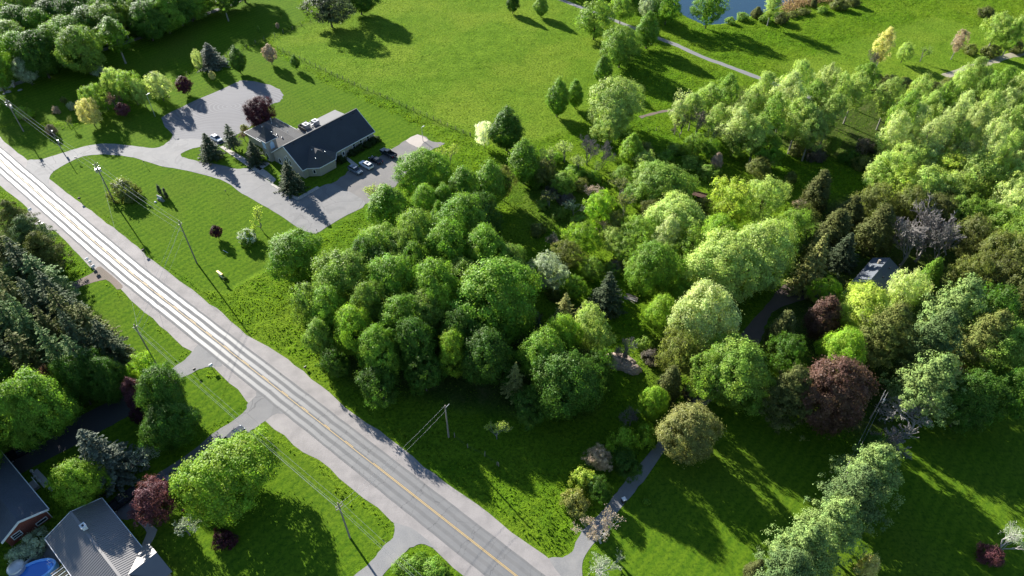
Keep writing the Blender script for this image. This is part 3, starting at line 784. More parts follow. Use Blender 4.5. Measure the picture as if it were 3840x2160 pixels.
def tree(kind, u, v, h, w, col, label, group=None, mat=None, base=False):
    """crown centred on the survey pixel (u, v), h metres tall, crown w pixels across; base=True: (u, v) is the foot"""
    global tcount
    lst = PROTO[kind]; c, tr_, ph, pw, zc = lst[tcount % len(lst)]; tcount += 1
    w *= WIDE.get(kind, 1.0); h *= (1.08 if kind in ('maple', 'oval', 'poplar', 'loose') else 1.0) * hfac(u, v)
    p = G(u, v) if base else G(u, v, zc * h)
    wm = w / ppm(p.x, p.y, zc * h)
    rt = empty(NAMES[kind], (p.x, p.y, ground_z(p.x, p.y) - .02), random.uniform(0, 6.28), label, 'shrub' if kind == 'shrub' else 'tree', group)
    rt.rotation_euler.x = random.uniform(-.03, .03); rt.rotation_euler.y = random.uniform(-.03, .03)
    rt.scale = (wm / pw, wm / pw, h / ph)
    base_c = COLS[col]; k = random.uniform(.88, 1.12) * ((1.75 if kind == 'tallspruce' else 1.45) if kind in CONIF else 1.85)
    if c:
        o = link('crown', c, rt); o.color = (base_c[0] * k, base_c[1] * k, base_c[2] * k, 1)
        if mat: o.material_slots[0].link = 'OBJECT'; o.material_slots[0].material = M[mat]
    o = link('branches' if kind in ('bare', 'dead', 'budding', 'sparse') else 'trunk', tr_, rt)
    return rt
# ---------------------------------------------------------------- every tree: kind, crown pixel, height m, crown px, colour, label
T = [
 # church grounds
 ('oval', 888, 222, 9, 56, 'md', 'dark green egg-shaped tree at the top edge of the gravel turning lot'),
 ('small', 1009, 200, 7.5, 54, 'pk', 'pinkish bronze young tree beside the corner of the field fence'),
 ('small', 1106, 232, 5.5, 34, 'md', 'small green lollipop tree beside the field fence above the church'),
 ('spruce', 788, 212, 8.5, 100, 'sb', 'broad dull spruce at the neighbour fence above the gravel lot'),
 ('loose', 737, 222, 7, 42, 'pp', 'pale leafy tree leaning against the broad dull spruce'),
 ('small', 794, 283, 3.4, 28, 'yl', 'tiny yellow tree above the gravel lot'),
 ('small', 690, 317, 6.5, 62, 'pu', 'dark purple tree on the grass at the left rim of the gravel lot'),
 ('maple', 972, 420, 9, 102, 'pu', 'large crimson maple behind the church wing'),
 ('loose', 592, 320, 9, 90, 'pp', 'silvery pale tree drooping beside the light post of the gravel lot'),
 ('loose', 430, 312, 10, 90, 'po', 'tall pale green tree, left of the clump along the neighbour lawn'),
 ('loose', 490, 325, 10.5, 95, 'mg', 'tall green tree, middle of the clump along the neighbour lawn'),
 ('loose', 525, 345, 9, 70, 'po', 'light green tree, right of the clump along the neighbour lawn'),
 ('loose', 350, 372, 9, 90, 'mg', 'rounded green tree behind the golden tree'),
 ('loose', 330, 418, 8.5, 86, 'yl', 'golden yellow tree on the lawn above the church driveway'),
 ('sparse', 420, 372, 7, 70, 'rd', 'thin brownish tree in the middle of the clump'),
 ('small', 458, 410, 4.8, 50, 'pm', 'small purple tree at the foot of the clump by the light post'),
 ('shrub', 362, 258, 4.2, 62, 'gw', 'round greyish willow bush alone in the shaded neighbour lawn'),
 ('small', 238, 375, 2.6, 24, 'ol', 'smallest of the bushes in the shaded neighbour lawn'),
 ('shrub', 208, 412, 2.4, 30, 'pk', 'pale pinkish bush in the shaded neighbour lawn'),
 ('shrub', 268, 397, 2.6, 34, 'gw', 'grey green bush beside the pale pinkish bush'),
 ('shrub', 88, 422, 3.4, 70, 'mb', 'bright bush behind the leftmost utility pole'),
 ('shrub', 192, 487, 3.4, 38, 'tw', 'dark brown bush behind the short wooden pole'),
 ('sparse', 262, 455, 3.5, 24, 'ol', 'bare sapling on the lawn left of the golden tree'),
 ('small', 1050, 45, 3, 14, 'mg', 'thin sapling on the far lawn, farthest of the row'),
 ('small', 970, 108, 3, 12, 'mg', 'thin sapling on the far lawn, nearest the fence corner'),
 ('small', 1040, 96, 2.6, 16, 'pk', 'pink blossoming sapling on the far lawn'),
 ('spruce', 783, 555, 8, 82, 'sp', 'dense dark spruce on the grass island in the church driveway'),
 ('tallspruce', 862, 512, 8.5, 58, 'sp', 'thin spruce between the white car and the bell tower'),
 ('spruce', 952, 575, 7, 70, 'sp', 'spruce standing against the foot of the bell tower'),
 ('spruce', 1085, 668, 9, 90, 'sp', 'spruce standing in front of the church gable'),
 ('shrub', 915, 480, 2.2, 30, 'cl', 'small yellowish bush at the corner of the church wing'),
 ('sparse', 912, 508, 3.2, 40, 'rd', 'reddish bush along the church wing'),
 ('shrub', 986, 597, 1.6, 30, 'mb', 'light green bush beside the tower door'),
 ('small', 810, 868, 4.2, 44, 'pu', 'small purple tree on the church lawn near the sign board'),
 ('shrub', 925, 888, 3.6, 82, 'mg', 'green bush covered in white blossom on the church lawn'),
 ('sparse', 970, 815, 7, 85, 'py', 'thin light green tree beside the end of the church driveway'),
 ('shrub', 465, 712, 5.0, 120, 'ol', 'broad dark bush under the wires near the transformer pole'),
 ('column', 596, 712, 3.6, 16, 'sp', 'taller dark columnar evergreen behind the stone sign'),
 ('column', 618, 724, 3.3, 16, 'sp', 'shorter dark columnar evergreen behind the stone sign'),
 # around the field
 ('loose', 1232, 30, 12, 185, 'sp', 'big dark conifer-like tree at the top left corner of the field'),
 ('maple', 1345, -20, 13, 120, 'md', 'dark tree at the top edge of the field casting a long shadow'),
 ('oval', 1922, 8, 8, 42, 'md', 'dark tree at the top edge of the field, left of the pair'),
 ('oval', 2030, 22, 8, 48, 'mg', 'pale green tree at the top edge of the field, right of the pair'),
 ('loose', 2232, 70, 13, 150, 'mg', 'spreading tree with a leaning trunk beside the walking path'),
 ('loose', 2330, 30, 10, 90, 'mg', 'leafy tree between the walking path and the pond'),
 ('oval', 2432, 112, 12, 82, 'mp', 'green tree at the end of the walking path, right of the field-edge trees'),
 ('maple', 2330, 172, 13, 125, 'mg', 'biggest of the trees along the right edge of the field'),
 ('oval', 2262, 260, 9, 62, 'mp', 'small tree with a bare trunk at the right edge of the field'),
 ('oval', 2092, 362, 12, 82, 'mp', 'tall oval tree with a clear trunk standing in the field'),
 ('oval', 2160, 350, 9, 58, 'mp', 'shorter oval tree beside the tall oval tree in the field'),
 ('maple', 2312, 385, 15, 175, 'po', 'big pale yellow-green tree between field and grove'),
 ('loose', 2290, 480, 9, 120, 'po', 'leafy tree under the big pale yellow-green tree'),
 ('oval', 1899, 480, 13, 112, 'md', 'dark oval tree at the fence end below the field'),
 ('loose', 1815, 500, 8, 66, 'wh', 'tree in white blossom at the end of the field fence'),
 ('oval', 1965, 600, 13, 118, 'mp', 'oval tree in front of the dark oval tree at the fence end'),
 ('oval', 2370, 562, 10, 84, 'mb', 'pointed bright tree below the big pale tree'),
 ('loose', 2340, 655, 5.5, 92, 'mg', 'low rounded tree below the pointed bright tree'),
 ('sparse', 2065, 585, 7, 80, 'po', 'thin pale tree with slanting trunk behind the shady hollow'),
 ('sparse', 2120, 560, 7, 80, 'po', 'thin pale tree left of the bare grey thicket'),
 ('bare', 2205, 560, 8.5, 90, 'tw', 'bare grey tree, left one of the thicket below the pale tree'),
 ('bare', 2262, 575, 8.5, 80, 'tw', 'bare grey tree, right one of the thicket below the pale tree'),
 ('sparse', 2170, 610, 6, 70, 'po', 'low leafing tree in front of the bare grey thicket'),
 ('sparse', 2235, 620, 5.5, 60, 'mg', 'small leafing tree at the foot of the bare grey thicket'),
 ('sparse', 2215, 715, 4, 92, 'pk', 'pinkish grey thorn bush above the shady hollow'),
 ('bare', 2072, 905, 6, 62, 'tw', 'small bare grey tree on the slope right of the maple grove'),
 ('sparse', 1688, 572, 7, 66, 'py', 'thin yellow-green tree right of the concrete pad'),
 ('sparse', 1640, 580, 6.5, 60, 'py', 'thin yellow-green tree at the edge of the parking lot'),
 ('sparse', 1412, 722, 6, 95, 'py', 'airy yellow-green tree at the lower corner of the parking lot'),
 # maple grove in the middle
 ('maple', 1103, 955, 10.5, 196, 'mp', 'round maple standing alone at the edge of the mown church lawn'),
 ('oval', 1462, 775, 12, 135, 'mp', 'tall maple at the lower right corner of the parking lot'),
 ('maple', 1595, 648, 12.5, 172, 'mp', 'big round maple hanging over the parking lot'),
 ('maple', 1598, 768, 11, 105, 'mp', 'light maple crown below the one over the parking lot'),
 ('oval', 1668, 760, 11, 90, 'mp', 'narrow maple crown at the top middle of the grove'),
 ('oval', 1745, 708, 13, 112, 'mp', 'maple on the upper right edge of the grove'),
 ('oval', 1838, 690, 13.5, 118, 'mp', 'tall maple at the upper right end of the grove'),
 ('loose', 1890, 685, 10, 82, 'ol', 'olive tree behind the upper right end of the grove'),
 ('maple', 1735, 850, 15, 200, 'mp', 'broad dome-shaped maple at the top of the grove'),
 ('oval', 1645, 830, 11, 72, 'mp', 'small maple crown left of the broad dome'),
 ('maple', 1560, 890, 14, 150, 'mg', 'maple crown in the upper left of the grove'),
 ('maple', 1450, 935, 13, 160, 'mg', 'maple crown on the left rim of the grove nearest the lone maple'),
 ('maple', 1690, 945, 15, 175, 'mp', 'maple crown in the middle of the grove, below the broad dome'),
 ('maple', 1825, 960, 15, 160, 'mp', 'maple crown on the right rim of the grove'),
 ('maple', 1300, 1050, 13, 220, 'mg', 'wide maple crown on the left side of the grove'),
 ('loose', 1175, 1140, 10, 150, 'mg', 'pale leafy tree at the left tip of the grove'),
 ('maple', 1480, 1070, 14, 200, 'mp', 'maple crown in the centre left of the grove'),
 ('maple', 1862, 1115, 16, 290, 'mp', 'largest maple crown at the right of the grove'),
 ('maple', 1640, 1095, 15, 180, 'mp', 'maple crown in the centre of the grove'),
 ('oval', 1672, 1170, 13, 95, 'mb', 'bright yellow-green crown poking up in the grove'),
 ('maple', 1335, 1240, 12, 150, 'mb', 'bright rounded maple facing the road'),
 ('maple', 1510, 1215, 12.5, 180, 'mp', 'maple in the front middle of the grove'),
 ('oval', 1200, 1260, 9, 100, 'mg', 'narrow pale tree at the front left corner of the grove'),
 ('loose', 1255, 1360, 7, 105, 'md', 'dark low tree under the front left corner of the grove'),
 ('maple', 1700, 1320, 11, 120, 'mb', 'bright low crown at the front of the grove'),
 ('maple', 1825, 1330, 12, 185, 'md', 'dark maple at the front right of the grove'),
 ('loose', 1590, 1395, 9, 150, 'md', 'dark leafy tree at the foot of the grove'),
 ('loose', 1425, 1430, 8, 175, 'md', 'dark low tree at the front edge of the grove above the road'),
 # front right of the grove
 ('tallspruce', 1932, 1420, 10, 85, 'cl', 'thin spruce with olive top right of the maple grove'),
 ('spruce', 2015, 1255, 7, 62, 'sp', 'small dark spruce wedged behind the maple clump'),
 ('maple', 2045, 1350, 12, 170, 'mp', 'bright green maple right of the thin spruce'),
 ('maple', 2130, 1440, 12, 220, 'md', 'dark maple in front of the gravel heap'),
 ('maple', 2105, 1270, 11, 120, 'mb', 'bright maple top above the dark maple'),
 ('loose', 2215, 1230, 10, 150, 'po', 'yellow-green tree left of the bare tree by the gravel heap'),
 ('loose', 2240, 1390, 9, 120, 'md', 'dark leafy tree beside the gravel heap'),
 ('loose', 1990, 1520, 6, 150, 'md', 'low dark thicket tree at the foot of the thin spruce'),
 ('sparse', 1862, 1610, 5.5, 100, 'py', 'small half-leafed tree glowing yellow-green in the shade'),
 ('bare', 2340, 1310, 8.5, 95, 'tw', 'bare grey tree rising over the gravel heap'),
 ('tallspruce', 2115, 1160, 10, 85, 'cl', 'olive spruce between the silvery tree and the dark spruce'),
 ('spruce', 2278, 1105, 11, 122, 'sp', 'dark broad spruce beside the bright grass patch'),
 ('loose', 2055, 1020, 9, 140, 'gw', 'silvery grey-green blossoming tree right of the maple grove'),
 ('loose', 2130, 960, 8, 110, 'ol', 'olive tree above the silvery tree'),
 ('loose', 2190, 895, 8, 130, 'mb', 'light green tree above the bright grass patch'),
 ('loose', 2252, 790, 9.5, 125, 'mb', 'bright tree with visible trunk at the edge of the hollow'),
 ('sparse', 2345, 760, 8, 70, 'ol', 'thin grey-green tree right of the bright tree with visible trunk'),
 ('maple', 2485, 690, 11, 195, 'mg', 'wide rounded tree left of the rusty trailer'),
 ('maple', 2545, 820, 11, 190, 'po', 'pale rounded tree below the rusty trailer'),
 ('loose', 2400, 880, 9, 140, 'mg', 'leafy tree in the middle of the thicket below the rusty trailer'),
 ('oval', 2500, 890, 10, 100, 'pp', 'whitish green tree in the thicket'),
 ('maple', 2455, 1010, 11, 165, 'mp', 'round dark-sided maple with pale leaves by the woodpile'),
 ('loose', 2590, 930, 9, 130, 'mg', 'leafy tree at the right of the thicket below the trailer'),
 ('shrub', 2600, 610, 3.2, 95, 'mg', 'low bush, upper one of the row above the rusty trailer'),
 ('shrub', 2660, 645, 3.2, 90, 'mg', 'low bush, lower one of the row above the rusty trailer'),
 ('oval', 2690, 605, 5, 42, 'pk', 'small brownish tree behind the bush row'),
 ('loose', 2850, 625, 6, 100, 'ol', 'olive rounded tree at the near edge of the grove clearing'),
 ('loose', 2750, 760, 13, 160, 'py', 'tall yellow-green tree right of the rusty trailer'),
 ('loose', 2870, 735, 11, 165, 'po', 'light green tree joined to the tall yellow-green tree'),
 ('small', 2965, 668, 5, 44, 'ol', 'small olive tree alone at the rim of the clearing'),
 ('maple', 2720, 1000, 13, 230, 'po', 'large pale tree above the shaded driveway, left half'),
 ('maple', 2860, 950, 13, 220, 'po', 'large light tree above the shaded driveway, right half'),
 ('maple', 2690, 900, 11, 140, 'mb', 'light green crown above the large pale tree'),
 ('loose', 2970, 870, 10, 130, 'mg', 'green tree behind the large light tree'),
 ('maple', 2480, 1180, 7.5, 118, 'mb', 'bright rounded tree below the woodpile'),
 ('maple', 2640, 1200, 14, 190, 'pp', 'tall whitish green tree left of the shaded driveway'),
 ('loose', 2540, 1330, 9, 140, 'ol', 'olive tree in front of the tall whitish tree'),
 ('maple', 2760, 1400, 12, 230, 'mg', 'big grey-green tree in front of the shaded driveway'),
 ('loose', 2650, 1400, 10, 160, 'mg', 'leafy tree left of the big grey-green tree'),
 ('cedar', 2510, 1440, 8, 90, 'cd', 'dark cedar below the tall whitish tree'),
 ('maple', 2455, 1510, 7, 92, 'mb', 'vivid light green tree at the bend of the driveway'),
 ('maple', 2590, 1615, 9, 190, 'cl', 'freshly leafing yellowish oak standing alone beside the driveway'),
 ('sparse', 2370, 1560, 5, 95, 'tw', 'dark twiggy bush left of the vivid light tree'),
 ('shrub', 2420, 1630, 5, 105, 'mb', 'bush along the driveway, nearest the oak'),
 ('shrub', 2330, 1655, 6, 120, 'mb', 'tall green bush along the driveway'),
 ('loose', 2345, 1740, 5, 120, 'md', 'dark bush along the driveway below the tall green bush'),
 ('loose', 2248, 1715, 5.5, 90, 'pk', 'pale greyish bush along the driveway'),
 ('loose', 2240, 1830, 4.5, 100, 'md', 'dark low bush along the driveway'),
 ('shrub', 2188, 1800, 5, 100, 'py', 'yellow-green bush at the driveway, second from the road'),
 ('shrub', 2160, 1885, 5, 115, 'cl', 'olive bush at the driveway, nearest the road'),
 ('budding', 2265, 1980, 9, 215, 'pk', 'leafless pinkish budding tree over the driveway mouth'),
 ('budding', 2250, 2130, 7, 190, 'gw', 'pale blossoming tree at the bottom edge beside the driveway mouth'),
 # around the hidden house
 ('cedar', 3070, 720, 12, 95, 'cd', 'tall narrow cedar at the right of the clearing'),
 ('cedar', 3190, 800, 9.5, 105, 'cd', 'cedar behind the hidden house, left of the bare tree'),
 ('cedar', 3130, 870, 9, 110, 'cd', 'cedar in the dark stand left of the hidden house'),
 ('loose', 3290, 760, 11, 130, 'ol', 'dark olive tree at the top of the stand'),
 ('spruce', 3165, 945, 8, 110, 'sp', 'dark spruce beside the roof of the hidden house'),
 ('cedar', 3060, 950, 10, 95, 'cd', 'dark cedar left of the spruce beside the hidden house'),
 ('loose', 3010, 810, 7, 100, 'ol', 'olive bush-like tree at the foot of the tall narrow cedar'),
 ('sparse', 2990, 770, 6, 70, 'pk', 'pinkish twiggy tree beside the tall narrow cedar'),
 ('cedar', 3290, 870, 11, 115, 'cd', 'cedar touching the large bare tree'),
 ('spruce', 3045, 1010, 13, 115, 'cl', 'pale olive spruce beside the shaded driveway'),
 ('bare', 3430, 905, 11, 190, 'tw', 'large bare grey tree behind the hidden house, left half'),
 ('bare', 3560, 915, 11, 200, 'tw', 'large bare grey tree behind the hidden house, right half'),
 ('bare', 3490, 870, 12, 190, 'tw', 'large bare grey tree behind the hidden house, top of the three'),
 ('loose', 3100, 1100, 7, 110, 'mb', 'bright green tree left of the hidden house'),
 ('maple', 3245, 1165, 9.5, 185, 'py', 'glowing yellow-green maple in front of the hidden house'),
 ('loose', 3395, 1090, 10, 130, 'pp', 'pale cream-green tree right of the hidden house roof'),
 ('cedar', 3490, 1040, 8, 70, 'mp', 'green rounded conifer right of the pale cream-green tree'),
 ('oval', 3090, 1195, 9, 110, 'rd', 'bronze brown tree below the bright tree by the hidden house'),
 ('cedar', 2935, 1250, 9, 105, 'cd', 'olive cedar on the right of the shaded driveway'),
 ('loose', 2960, 1330, 8, 140, 'md', 'dark tree below the olive cedar'),
 ('maple', 3165, 1330, 10, 150, 'mb', 'bright green maple behind the large copper tree'),
 ('maple', 3130, 1470, 13, 225, 'rd', 'large copper-leaved maple above the lawn'),
 ('pine', 2960, 1480, 13, 190, 'cd', 'dark green tree left of the large copper maple'),
 ('pine', 3320, 1250, 15, 190, 'ol', 'dark olive pine right of the bright maple'),
 ('pine', 3580, 1160, 15, 210, 'pl', 'light green pine in the upper right woods'),
 ('pine', 3500, 1280, 15, 190, 'pn', 'green pine between the two light pines'),
 ('pine', 3500, 1440, 14, 230, 'pl', 'fluffy light pine above the dead silver tree'),
 ('pine', 3680, 1280, 15, 190, 'ol', 'pine at the right woods edge'),
 ('loose', 3720, 1180, 12, 170, 'md', 'dark tree in the shadowed upper right woods'),
 ('maple', 3750, 1330, 12, 190, 'mg', 'leafy tree at the right picture edge'),
 ('maple', 3640, 1500, 11, 180, 'md', 'dark tree at the corner of the shaded right lawn'),
 ('loose', 3790, 1480, 11, 150, 'md', 'dark tree at the right picture edge above the lawn'),
 ('dead', 3450, 1560, 7, 230, 'tw', 'dead silver-grey tree with bare crooked limbs'),
 ('bare', 3330, 1660, 6, 170, 'tw', 'dark leafless thicket tree left of the dead silver tree'),
 ('loose', 3270, 1690, 6, 130, 'md', 'dark low tree where the wires start'),
 ('pine', 3275, 1760, 12, 215, 'pl', 'light pine of the slanting row, nearest the dead tree'),
 ('pine', 3210, 1850, 12, 205, 'pn', 'pine of the slanting row, second from the dead tree'),
 ('pine', 3130, 1960, 12, 205, 'pl', 'pine of the slanting row, third from the dead tree'),
 ('pine', 3030, 2060, 12, 220, 'pl', 'pine of the slanting row, fourth from the dead tree'),
 ('pine', 2960, 2150, 12, 200, 'pn', 'pine of the slanting row at the bottom edge'),
 ('shrub', 3260, 2120, 5, 70, 'yl', 'thin yellowish bush at the bottom edge beside the pine row'),
 ('cedar', 2830, 2140, 5, 70, 'cd', 'dark small conifer at the bottom edge left of the pine row'),
 ('budding', 3790, 2020, 8, 170, 'gw', 'half-leafed silvery tree at the lower right edge'),
 ('shrub', 3720, 2080, 3, 90, 'pm', 'red-leaved bush at the foot of the half-leafed silvery tree'),
 ('shrub', 2145, 1870, 1.2, 40, 'mp', 'small green plant among the bushes at the driveway'),
 ('shrub', 2425, 1878, .9, 34, 'mp', 'small green plant alone in the shaded lawn'),
 # left front
 ('maple', 610, 1470, 12, 165, 'md', 'dense dark maple beside the driveway apron, upper one'),
 ('maple', 640, 1590, 9, 170, 'md', 'dark maple below the dense dark maple'),
 ('loose', 530, 1385, 8, 110, 'mb', 'light green tree at the foot of the roadside pole'),
 ('oval', 510, 1480, 9, 75, 'pm', 'purple-leaved tree beside the black driveway'),
 ('oval', 525, 1550, 6, 62, 'pu', 'shaded lower purple tree beside the black driveway'),
 ('maple', 862, 1775, 11.5, 295, 'mb', 'huge bright green maple in the yard over the grey driveway'),
 ('spruce', 385, 1720, 14, 190, 'sb', 'big blue-grey spruce beside the houses'),
 ('maple', 300, 1800, 10, 150, 'mb', 'rounded light green tree beside the big blue-grey spruce'),
 ('sparse', 540, 1720, 4.5, 120, 'gw', 'greyish shaded bush between the spruce and the grey driveway'),
 ('loose', 565, 1880, 6.5, 165, 'pm', 'reddish plum tree over the parked trucks'),
 ('sparse', 690, 1975, 5, 110, 'gw', 'grey thin tree in the front yard'),
 ('shrub', 838, 2020, 2.6, 102, 'pu', 'small round purple tree on the yard lawn'),
 ('shrub', 1545, 2120, 1.6, 130, 'mp', 'left one of the low green bushes at the bottom edge below the gravel drive'),
 ('shrub', 1630, 2150, 1.6, 130, 'mp', 'right one of the low green bushes at the bottom edge below the gravel drive'),
 ('shrub', 120, 2040, 3, 130, 'gw', 'white flowering bush between the two houses'),
 ('shrub', 60, 2085, 2.4, 80, 'gw', 'white flowering bush nearest the silver tank'),
 ('maple', 150, 1520, 15, 200, 'mp', 'bright leafy tree above the black driveway'),
 ('maple', 60, 1560, 15, 180, 'mp', 'leafy tree at the left edge above the brick house'),
 ('loose', 190, 1440, 10, 80, 'rd', 'pinkish brown tree top behind the bright leafy tree'),
 ('shrub', 460, 2015, 1.6, 60, 'mp', 'garden bush beside the metal-roofed house'),
]
for a in T:
    rt = tree(*a)
    if a[-1].startswith('green bush covered'):
        r = np.random.default_rng(9); C, lc_ = clump_crown(r, 3.1, .5, dome_prof(2.4, .75, .3), 60, .4, 26, .10, lobes=.05, up=.9, inner=0)
        o = link('blossom', leaf_mesh('blossom', [lc_], M['blossom']), rt); o.color = (.75, .76, .70, 1)

def row(kind, pts, h, w, cols, label, group, hv=.12):
    pts = sorted(pts, key=lambda q: q[0]); words = 'first second third fourth fifth sixth seventh eighth ninth tenth eleventh twelfth thirteenth fourteenth fifteenth sixteenth seventeenth eighteenth nineteenth twentieth twenty-first twenty-second twenty-third twenty-fourth twenty-fifth twenty-sixth'.split()
    for i, q in enumerate(pts):
        tree(kind, q[0], q[1], (q[2] if len(q) > 2 else h) * random.uniform(1 - hv, 1 + hv), (q[3] if len(q) > 3 else w) * random.uniform(.9, 1.12), cols[(i * 7 + 3) % len(cols)], '%s, %s from the left' % (label, words[i]), group)
row('maple', [(1390, 1150), (1560, 1010), (1600, 1190), (1750, 1060), (1770, 1200), (1430, 1010), (1240, 1160), (1420, 1330), (1560, 1290), (1800, 820), (1640, 960), (1380, 990), (1510, 960), (1730, 1250), (1900, 1000)], 12, 140, ['mp', 'md', 'mg'], 'maple crown half hidden between its neighbours inside the grove', 'inner crowns of the maple grove')
# the wood behind the walking path, top left
row('maple', [(-20, 40), (30, 150), (95, 25), (70, 195), (140, 95), (140, 200), (210, 60), (205, 165), (275, 55), (262, 130), (330, 20), (345, 95), (300, 185), (-40, 240), (150, -10), (250, -30), (-60, 130), (70, 90)], 15, 135, ['mg', 'mp', 'md'],
    'tall leafy tree crowded in the sunlit wood at the top left', 'wood at the top left')
row('poplar', [(395, 70), (440, 40), (425, 125), (380, 20)], 18, 105, ['mg', 'mp'], 'slender tree in the gap of the top left wood', 'slender trees of the top left wood')
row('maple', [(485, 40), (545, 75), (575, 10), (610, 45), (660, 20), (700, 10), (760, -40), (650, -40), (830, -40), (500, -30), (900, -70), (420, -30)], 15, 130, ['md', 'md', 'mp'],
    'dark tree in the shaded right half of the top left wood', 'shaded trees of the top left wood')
tree('loose', 92, 262, 9, 90, 'gw', 'grey-green round tree at the near edge of the top left wood')
tree('poplar', 830, -15, 15, 90, 'mg', 'thin tree beside the far end of the walking path')
# conifer stand at the left edge
row('tallspruce', [(20, 960), (90, 1010), (160, 1050), (60, 1120), (140, 1150), (215, 1130), (255, 1200), (110, 1230), (190, 1250), (300, 1270), (340, 1230), (400, 1300), (30, 1210), (20, 1330), (110, 1340), (-30, 1100), (-40, 1260), (230, 1330), (310, 1360)], 17, 130, ['sp', 'pn', 'cd'],
    'dark spruce in the conifer stand at the left edge', 'conifer stand left of the road')
row('pine', [(110, 880), (160, 940), (80, 1060), (180, 1090), (50, 820)], 12, 130, ['ol', 'pn', 'pn'], 'pine with soft green boughs in the roadside conifer stand', 'pines in the roadside stand')
row('cedar', [(455, 1330, 7, 80), (490, 1355, 5, 60)], 7, 70, ['cd'], 'dark cedar at the front of the conifer stand near the pole', 'cedars near the pole')
row('maple', [(330, 1400), (400, 1420), (280, 1430)], 12, 130, ['md'], 'shaded leafy tree below the conifer stand', 'shaded trees above the black driveway')
row('maple', [(-80, 1450), (-120, 1600), (-160, 1750), (-200, 1900), (-140, 1330)], 14, 190, ['mp', 'md'], 'leafy tree just beyond the left edge', 'trees beyond the left edge')
# aspen grove, upper right
row('poplar', [(2545, 420, 11, 80), (2600, 400, 12, 80), (2665, 365, 13, 90), (2730, 350, 15, 110), (2690, 440, 13, 100), (2770, 470, 15, 120), (2820, 400, 17, 120), (2870, 340, 17, 110), (2840, 500, 14, 110), (2905, 430, 17, 120), (2950, 360, 18, 120), (2990, 300, 17, 100), (3000, 440, 17, 120), (3060, 380, 18, 120), (3050, 480, 16, 110), (3100, 310, 15, 80), (3120, 420, 16, 110), (3150, 340, 16, 90), (3210, 340, 15, 110), (3250, 300, 14, 90)],
    16, 105, ['po', 'mg', 'po', 'pp', 'po'], 'pale green aspen in the left part of the aspen grove', 'aspen grove, left part')
row('poplar', [(3340, 360), (3390, 430), (3360, 500), (3440, 360), (3430, 470), (3480, 420), (3500, 520), (3540, 380), (3560, 470), (3600, 330), (3610, 420), (3590, 530), (3660, 360), (3660, 470), (3700, 420), (3720, 530), (3740, 330), (3770, 400), (3800, 480), (3820, 340), (3780, 560), (3840, 420), (3660, 290), (3880, 500)],
    18, 100, ['pp', 'po', 'mg', 'po', 'pp'], 'pale aspen in the right part of the aspen grove', 'aspen grove, right part')
row('loose', [(3400, 620), (3470, 600), (3540, 640), (3600, 600), (3380, 700), (3470, 700), (3560, 720), (3640, 670), (3700, 720), (3770, 660), (3830, 720), (3330, 650), (3780, 780)], 12, 145, ['pp', 'po', 'py', 'po'],
    'feathery pale tree in the band below the aspen grove', 'feathery trees below the grove')
row('loose', [(3420, 770), (3520, 790), (3620, 800), (3700, 830), (3790, 860), (3650, 900), (3720, 960), (3800, 980), (3640, 1040), (3740, 1060), (3830, 1120), (3840, 900)], 11, 140, ['ol', 'cd', 'mg'],
    'dark olive tree in the woods at the right edge', 'dark woods at the right edge')
row('sparse', [(2560, 470, 8, 90), (2620, 455, 9, 95), (2580, 385, 10, 90), (2680, 500, 9, 80)], 9, 80, ['pp', 'tw'], 'silvery half-leafed tree at the left end of the aspen grove', 'half-leafed trees of the grove')
row('loose', [(2665, 560, 6, 70), (2610, 545, 7, 80), (2880, 560, 8, 120), (3125, 545, 5, 50), (2760, 555, 6, 70)], 6, 80, ['mp', 'mg'], 'leafy green tree at the foot of the aspen grove', 'low trees at the foot of the grove')
row('shrub', [(3190, 590), (3240, 610), (3300, 640), (3350, 600), (3000, 560), (3060, 575), (3420, 560), (3500, 610), (3250, 545), (3320, 560)], 3.5, 80, ['ol', 'tw', 'md'], 'brushy undergrowth below the aspen trunks', 'undergrowth of the grove')
row('shrub', [(3220, 310), (3290, 320), (3340, 300), (3400, 310), (3440, 330), (3500, 320), (3560, 310), (3280, 290), (3360, 335), (3620, 300)], 2.6, 70, ['ol', 'cd', 'ol'], 'low olive scrub between the grove and the dirt track', 'scrub along the dirt track')
row('loose', [(2040, 640), (2120, 680), (2420, 610), (2380, 730), (2310, 840), (2440, 790), (2350, 940), (2520, 960), (2620, 870), (2640, 780), (2580, 1010), (2390, 1010), (2300, 900), (2150, 1080), (2220, 1010), (2560, 1100), (2640, 1060)], 6.5, 95, ['mg', 'po', 'mp', 'ol', 'mg'], 'small leafy tree filling the thicket right of the maple grove', 'small trees of the thicket')
row('shrub', [(2080, 700), (2180, 690), (2280, 760), (2100, 800), (2310, 1000), (2420, 940), (2300, 1010), (2540, 1040), (2180, 830), (2040, 760), (2120, 740), (2420, 560), (2500, 590), (2540, 560), (2160, 640), (2230, 660), (2020, 860), (2090, 1100), (1990, 1180), (2180, 1180), (2420, 1290), (2440, 1340), (2590, 1470), (2080, 590), (2010, 680)], 2.6, 75, ['mg', 'ol', 'mp', 'tw'], 'low bush in the undergrowth between the thicket trees', 'undergrowth of the thicket')
row('sparse', [(2150, 770), (2060, 740), (2250, 850), (2330, 700), (2440, 680), (2600, 1000), (2700, 1120), (2820, 1430)], 5.5, 80, ['ol', 'gw', 'pk'], 'thin half-leafed tree in the thicket', 'thin trees of the thicket')
